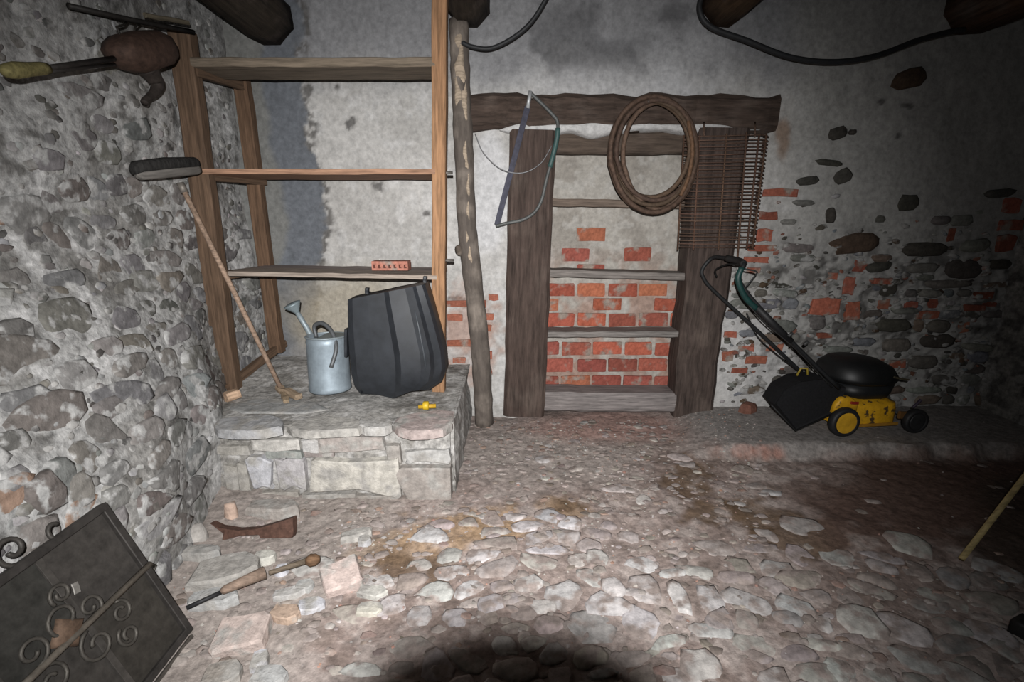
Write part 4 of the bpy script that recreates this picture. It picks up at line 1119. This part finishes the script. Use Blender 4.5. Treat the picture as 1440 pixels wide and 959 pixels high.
# ---- cables under the joists
def cable(pts_, r, lab):
    return tagk(tube('black_cable', smooth_path(pts_, 8), r, 'rubber', (.018, .019, .021), None, 8), lab, 'cable')
cable([at_y(650, 60, 3.2), at_y(665, 66, 3.2), at_y(690, 68, 3.2), at_y(720, 54, 3.18), at_y(748, 30, 3.15), at_y(772, -10, 3.1), at_y(784, -45, 3.05), Vector((.27, 3.0, 2.95))], .013, 'black cable curving up from the bark covered prop')
cable([Vector((1.12, 3.2, 2.94)), at_y(988, -14, 3.2), at_y(984, 15, 3.2), at_y(1000, 38, 3.2), at_y(1050, 57, 3.2), at_y(1110, 80, 3.2), at_y(1170, 87, 3.2), at_y(1230, 79, 3.2), at_y(1290, 57, 3.2), at_y(1335, 45, 3.2), at_y(1356, 42, 3.2)], .016, 'thick black cable sagging between two brown ceiling joists')

# ---- rod and hanging tool on the left wall
tagk(tube('iron_rod', [at_x(96, 8, -1.72), at_x(180, 27, -1.67), at_x(272, 45, -1.61)], .011, 'iron', (.03, .027, .025), None, 8), 'thin dark iron rod fixed along the left wall above the rusty tool', 'rod')
tagk(bar('wall_lath', at_x(205, 22, -1.66), at_x(264, 32, -1.64), .02, .02, 'wood', (.10, .085, .06), None, (0, 0, 1), 4, .002, .2, seed=2), 'short wooden lath lying on the iron rod', 'lath')
HXp = -1.66
bc = at_x(198, 73, HXp)
ht = root('hanging_sprayer', bc, 'rusty round bodied hand tool with long handle and hooked spout hanging on the wall', 'tool')
m2 = tframe(bc, (0, 1, .1), (0, -.1, 1))
RB = (.06, .036, .027)
poly = [(158, 58), (168, 48), (190, 43), (212, 42), (228, 50), (238, 66), (240, 80), (232, 92), (214, 98), (196, 103), (178, 98), (164, 84), (156, 70)]
Pq = [at_x(a, b, HXp) for a, b in poly]; cq = sum((q for q in Pq), Vector()) / len(Pq)
rs = []
for (s, dx) in ((.55, -.075), (.88, -.062), (1.0, -.02), (1.0, .025), (.9, .055), (.62, .078), (.25, .088)):
    rs.append([cq + (q - cq) * s + Vector((dx, 0, 0)) for q in Pq])
nq = len(Pq); v = [q - cq for r_ in rs for q in r_]; f = []
for i in range(len(rs) - 1):
    for k in range(nq): f.append((i * nq + k, i * nq + (k + 1) % nq, (i + 1) * nq + (k + 1) % nq, (i + 1) * nq + k))
f.append(tuple(range(nq))); f.append(tuple(range((len(rs) - 1) * nq, len(rs) * nq)))
o = mesh_obj('body', v, f, 'rust', ht, Matrix.Translation(cq), RB, True)
import bmesh
def fixn(o):
    bm = bmesh.new(); bm.from_mesh(o.data); bmesh.ops.recalc_face_normals(bm, faces=bm.faces); bm.to_mesh(o.data); bm.free()
fixn(o)
tube('spout', smooth_path([at_x(206, 94, HXp), at_x(214, 106, HXp), at_x(221, 118, HXp), at_x(217, 130, HXp), at_x(206, 139, HXp), at_x(203, 145, HXp)], 4), [.05, .047, .043, .04, .037, .036, .035, .033, .03, .027, .024, .022, .020, .018, .016, .014, .014, .015, .016, .016, .016], 'rust', (.04, .032, .028), ht, 10)
H0 = at_x(160, 82, HXp + .02); H1 = at_x(66, 96, HXp + .05); H2 = at_x(4, 100, HXp + .06)
tube('shaft', [H0, H1], .010, 'iron', (.03, .026, .024), ht, 8)
tube('shaft', [H0 + Vector((0, 0, -.022)), H1 + Vector((0, 0, -.012))], .006, 'iron', (.03, .026, .024), ht, 8)
dd = H2 - H1
tube('grip', [H1, H1 + dd * .15, H1 + dd * .45, H1 + dd * .75, H1 + dd * .95, H2], [.018, .021, .022, .026, .02, .01], 'wood', (.15, .13, .055), ht, 10, label='yellowed wooden grip')
tube('hanger_wire', [at_x(188, 50, HXp), at_x(190, 38, HXp), at_x(196, 33, -1.67)], .004, 'iron', (.04, .035, .03), ht, 6)
tube('hanger_wire', [at_x(170, 52, HXp), at_x(164, 38, HXp), at_x(174, 35, HXp), at_x(178, 31, -1.68)], .005, 'iron', (.04, .035, .03), ht, 6)

# ---- wrought iron gate leaf leaning on the left wall
B0 = at_z(262, 886, .03); T0 = at_y(143, 714, B0.y)
E2 = (T0 - B0); hgt = E2.length; E2.normalize(); E1 = Vector((0, -1, 0)); EN = E2.cross(E1).normalized()
if EN.x < 0: EN = -EN
gate = root('iron_gate', B0, 'dark wrought iron gate leaf with sheet panel and scrollwork leaning against the left wall', 'gate')
GL = 1.05
def g(a, b, n=0.0): return B0 + E1 * a + E2 * b + EN * n
DK = (.045, .041, .038)
def gplane(a0, a1, b0, b1, n, name, col, mat='iron', th=.004):
    v = [g(a0, b0, n), g(a1, b0, n), g(a1, b1, n), g(a0, b1, n), g(a0, b0, n - th), g(a1, b0, n - th), g(a1, b1, n - th), g(a0, b1, n - th)]
    o0 = v[0]; o = mesh_obj(name, [q - o0 for q in v], [(0, 1, 2, 3), (7, 6, 5, 4), (0, 4, 5, 1), (1, 5, 6, 2), (2, 6, 7, 3), (3, 7, 4, 0)], mat, gate, Matrix.Translation(o0), col)
    fixn(o); return o
xs = [0.01, .235, .46, .70, GL]
for i in range(4):
    for (b0, b1) in ((.01, hgt * .5), (hgt * .5, hgt - .01)):
        gplane(xs[i] + .001, xs[i + 1] - .001, b0 + .001, b1 - .001, 0, 'sheet_panel', vary((.050, .046, .042), R, .12))
def gbar(p, q, w, h, name='frame_bar', col=DK): return bar(name, p, q, w, h, 'iron', col, gate, EN, 4, .0008, .1, seed=3)
gbar(g(0, 0, .004), g(GL, 0, .004), .022, .022); gbar(g(0, hgt, .004), g(GL, hgt, .004), .026, .024); gbar(g(0, -.01, .004), g(0, hgt + .01, .004), .024, .022)
gbar(g(.0, -.03, .004), g(GL, -.03, .004), .012, .012, 'frame_bar', (.09, .08, .07))
for a in (.235, .46, .70): gbar(g(a, .01, .004), g(a, hgt - .01, .004), .02, .006, 'strap', (.07, .064, .058))
tube('mid_rail', [g(-.01, hgt * .53, .02), g(GL, hgt * .53, .02)], .010, 'iron', (.17, .15, .125), gate, 8)
def spiral(a, b, r0, r1, t0, turns, n=.015, s=1, rad=.006, col=(.085, .078, .068), start=None):
    pts_ = [] if start is None else [g(*start, n)]
    N_ = int(14 * abs(turns)) + 2
    for i in range(N_ + 1):
        t = i / N_; r = r0 + (r1 - r0) * t; an = t0 + s * 2 * math.pi * turns * t
        pts_.append(g(a + r * math.cos(an), b + r * math.sin(an), n))
    return tube('scroll', pts_, rad, 'iron', col, gate, 6)
mb = hgt * .53
for (a, b, r0, r1, t0, tu, s) in [(.37, mb + .075, .07, .02, -1.6, 1.2, 1), (.30, mb + .04, .05, .012, -2.2, 1.1, -1), (.34, mb - .085, .075, .02, 1.5, 1.2, -1), (.24, mb - .06, .05, .014, 1.6, 1.2, 1), (.26, mb - .15, .05, .016, 1.2, 1.3, -1),
                                  (.47, mb + .06, .06, .015, -1.4, 1.2, -1), (.47, mb - .06, .06, .015, 1.4, 1.2, 1), (.55, mb - .045, .045, .012, .5, 1.1, 1), (.34, mb + .15, .045, .014, -.5, 1.2, 1)]:
    spiral(a - .09, mb + (b - mb) * .8, r0 * .72, r1 * .8, t0, tu, .018, s, .0055, (.07, .064, .056))
for (a, b, r0, r1, t0, tu, s) in [(.27, hgt + .05, .045, .012, -1.4, 1.2, 1), (.40, hgt + .055, .05, .012, -1.7, 1.3, -1), (.15, hgt + .03, .035, .012, -1.5, .6, 1), (.56, hgt + .05, .045, .012, -1.4, 1.2, 1)]:
    spiral(a, b, r0, r1, t0, tu, .006, s, .007, (.06, .055, .05))
v, f = stone_geo([(-.05, 0), (-.02, .028), (0, .05), (.02, .028), (.05, 0), (.02, -.028), (0, -.05), (-.02, -.028)], .012, R, .004)
mesh_obj('rosette', v, f, 'rust', gate, tframe(g(.29, mb + .02, .014), E1, E2 if E1.cross(E2).dot(EN) > 0 else -E2), (.10, .065, .045), True)
bar('leaf', g(.205, mb + .085, .006), g(.197, mb + .115, .006), .004, .02, 'iron', (.20, .19, .175), gate, E1, 2, .0005, .4, seed=2, label='pale worn leaf ornament')

# ---- rusty iron piece lying by the bench
p = at_z(365, 743, .05)
rb = [(-.235, .085), (-.19, .062), (-.10, .045), (.0, .05), (.10, .075), (.185, .10), (.19, .03), (.185, .0), (.03, .0), (.02, .018), (-.08, .018), (-.15, .0), (-.17, -.002), (-.165, .03)]
sc = .88
o = prism('rusty_bracket', [(a * sc, b * sc) for a, b in rb], .05, tframe((p.x, p.y, float(floor_z(p.x, p.y)) + .012), (1, .05, 0), (0, .35, 1)), 'rust', (.085, .045, .033), None, .004)
fixn(o); tagk(o, 'rusty waisted iron bracket lying on the floor below the bench', 'bracket')

# ---- old hammer-like tool: iron rod, wooden handle and knob
T = [at_z(262, 855, .075), at_z(312, 832, .08), at_z(316, 829, .085), at_z(372, 805, .085), at_z(378, 806, .07), at_z(430, 789, .06), at_z(450, 786, .06)]
tool = root('poker', T[1], 'iron rod with worn wooden handle lying on the rubble beside the gate', 'tool')
tube('rod', [T[0], T[1]], .008, 'iron', (.03, .03, .032), tool)
tube('handle', [T[1], T[2], T[2].lerp(T[3], .5), T[3]], [.012, .016, .021, .026], 'wood', (.18, .13, .10), tool, 10)
st = root('stick_with_knob', T[4], 'short stick with a brown knotted end lying behind the pale brick', 'stick')
tube('stick', [T[4], T[4].lerp(T[5], .5), T[5]], [.009, .011, .013], 'wood', (.12, .095, .07), st, 8)
tube('knob', [T[5], T[5].lerp(T[6], .3), T[5].lerp(T[6], .7), T[6]], [.014, .026, .024, .012], 'wood', (.12, .07, .04), st, 8)

# ---- yellow stick at the right
a = at_z(1352, 786, .03); b = at_x(1352 + 260, 786 - 340, 3.44)
tagk(tube('bamboo_cane', [a, a.lerp(b, .5) + Vector((.003, 0, 0)), b], [.012, .0125, .012], 'wood', (.30, .235, .11), None, 8), 'yellowish cane leaning from the dark soil against the right wall', 'cane')
p = at_z(1436, 884, .02)  # plain near-black lump on the floor
v, f = stone_geo(ell_poly(.09, .07, .2, R, 9, .5, .12), .06, R, .02, flat=True)
tagk(mesh_obj('black_lump', v, f, 'rubber', None, tframe((p.x + .02, p.y, float(floor_z(p.x, p.y))), (1, 0, 0), (0, 1, 0)), (.004, .004, .004), True), 'small black lump lying on the cobbles', 'block')

# ---- rubble on the floor in front of the bench
def rubble(name, px, py, w, d_, h, rot, col, lab, cat, box=.6, mat='dusty', flat=True, n=9, tilt=(0, 0), wob=.1):
    q = at_z(px, py, .03); zz = float(floor_z(q.x, q.y))
    v, f = stone_geo(ell_poly(w, d_, rot, R, n, box, wob) if box < .8 else rect_poly(w, d_, rot, R, .06), h, R, .02, flat=flat)
    return tagk(mesh_obj(name, v, f, mat, None, tframe((q.x, q.y, zz - .005), (1, 0, tilt[0]), (0, 1, tilt[1])), col, not flat), lab, cat, 'rubble in front of the bench' if cat == 'stone' else None)
rubble('brick_half', 481, 806, .145, .13, .07, .5, (.44, .36, .33), 'pale pink half brick lying near the knobbed stick', 'brick', .8, 'dusty', n=8, tilt=(.0, .25), wob=.05)
rubble('brick_half', 340, 886, .17, .13, .06, .15, (.40, .33, .30), 'grey pink brick piece lying right of the gate', 'brick', .8, 'dusty', n=8, tilt=(.05, .15), wob=.05)
rubble('stone_flake', 364, 920, .05, .07, .04, .2, (.50, .50, .53), 'small white angular flake near the gate corner', 'stone')
rubble('stone_flake', 376, 942, .11, .07, .04, .0, (.33, .33, .325), 'grey flat stone below the small white flake', 'stone')
rubble('stone_flake', 436, 842, .10, .07, .03, .2, (.44, .44, .47), 'bluish white flat flake in front of the pale half brick', 'stone')
rubble('stone_flake', 400, 855, .11, .07, .035, -.2, (.36, .27, .21), 'ochre brown stone beside the bluish white flake', 'stone')
rubble('stone_flake', 405, 825, .12, .05, .03, .3, (.40, .39, .38), 'pale grey slab below the worn wooden handle', 'stone')
rubble('stone_flake', 428, 816, .07, .05, .03, .1, (.33, .33, .32), 'speckled grey slab under the knobbed stick', 'stone')
rubble('stone_flake', 372, 778, .09, .06, .04, .2, (.44, .43, .39), 'cream stone between rusty bracket and wooden handle', 'stone')
rubble('stone_flake', 395, 795, .05, .05, .035, .0, (.46, .46, .49), 'little white stone at the end of the wooden handle', 'stone')
rubble('stone_flake', 318, 800, .26, .18, .05, .3, (.29, .275, .255), 'broad grey brown stone behind the iron rod', 'stone', .3, wob=.12)
rubble('stone_flake', 266, 757, .15, .09, .07, .0, (.32, .30, .28), 'rounded grey stone at the left end of the rusty bracket', 'stone', .2, flat=False)
rubble('stone_flake', 284, 783, .15, .06, .05, .1, (.27, .265, .255), 'flat grey stone in front of the rounded grey one', 'stone', .4)
rubble('stone_flake', 385, 716, .26, .10, .06, .0, (.27, .245, .225), 'broad brownish stone behind the rusty bracket', 'stone', .4)
rubble('stone_flake', 326, 726, .06, .05, .075, .0, (.42, .31, .25), 'small salmon coloured stone touching the rusty bracket', 'stone', .3, flat=False)
rubble('stone_flake', 300, 838, .18, .08, .05, .2, (.33, .33, .325), 'pale grey stone in front of the iron rod', 'stone', .4)
rubble('stone_flake', 500, 748, .14, .05, .04, .4, (.38, .365, .34), 'long pale splinter of stone right of the rusty bracket', 'stone', .4)
rubble('stone_flake', 512, 755, .06, .05, .035, .1, (.36, .36, .37), 'small grey stone beside the long pale splinter', 'stone', .4)
rubble('stone_flake', 522, 822, .12, .06, .03, -.2, (.40, .39, .36), 'cream flake right of the pale half brick', 'stone', .5)
rubble('stone_flake', 520, 846, .10, .06, .03, .0, (.40, .38, .33), 'cream flake among the cobbles in front of the half brick', 'stone', .5)
rubble('stone_flake', 262, 722, .16, .22, .07, .5, (.30, .295, .30), 'grey stone wedged at the foot of the left wall', 'stone', .3, flat=False)
rubble('stone_flake', 312, 940, .12, .09, .04, .2, (.25, .225, .20), 'brown flat stone right of the gate foot', 'stone', .3)
rubble('stone_flake', 740, 572, .2, .07, .05, .0, (.38, .35, .33), 'pale lump of mortar at the foot of the left door post', 'stone', .2, flat=False)

# ---- the photographer's camera on its tripod: its flash lights the cellar, its lens shades the cobbles below
C0 = Vector((0, 0, CAMZ))
pc_ = root('photo_camera', C0 - FWD * .14, 'black camera with lens and flash on a tripod facing the bricked doorway', 'camera')
mL = Matrix((RGT, UPV, -FWD)).transposed().to_4x4()
mL.translation = C0 - FWD * .014
lathe('lens_barrel', [(.034, 0), (.042, .0), (.042, .05), (.038, .055), (.038, .10)], mL, 'rubber', (.012, .012, .012), pc_, 28)
bar('camera_body', C0 - FWD * .145 - RGT * .07, C0 - FWD * .145 + RGT * .07, .06, .085, 'rubber', (.012, .012, .012), pc_, UPV, 3, 0, .2, seed=1)
bar('flash_foot', C0 - FWD * .145 + UPV * .04, C0 - FWD * .145 + UPV * .075, .03, .03, 'rubber', (.012, .012, .012), pc_, FWD, 2, 0, .2, seed=1)
bar('flash_head', C0 - FWD * .20 + UPV * .0985, C0 - FWD * .116 + UPV * .0985, .07, .042, 'rubber', (.012, .012, .012), pc_, UPV, 3, 0, .15, seed=1)
hp = C0 - FWD * .145 - UPV * .045
tube('tripod_column', [hp, Vector((0, hp.y, .75))], .014, 'iron', (.03, .03, .03), pc_)
for k in range(3):
    a = math.radians(270 + 120 * k)
    fx, fy = .40 * math.cos(a), hp.y - .12 + .40 * math.sin(a)
    tube('leg', [Vector((0, hp.y, 1.18)), Vector((fx, fy, float(floor_z(fx, fy)) - .002))], [.014, .010], 'iron', (.03, .03, .03), pc_)
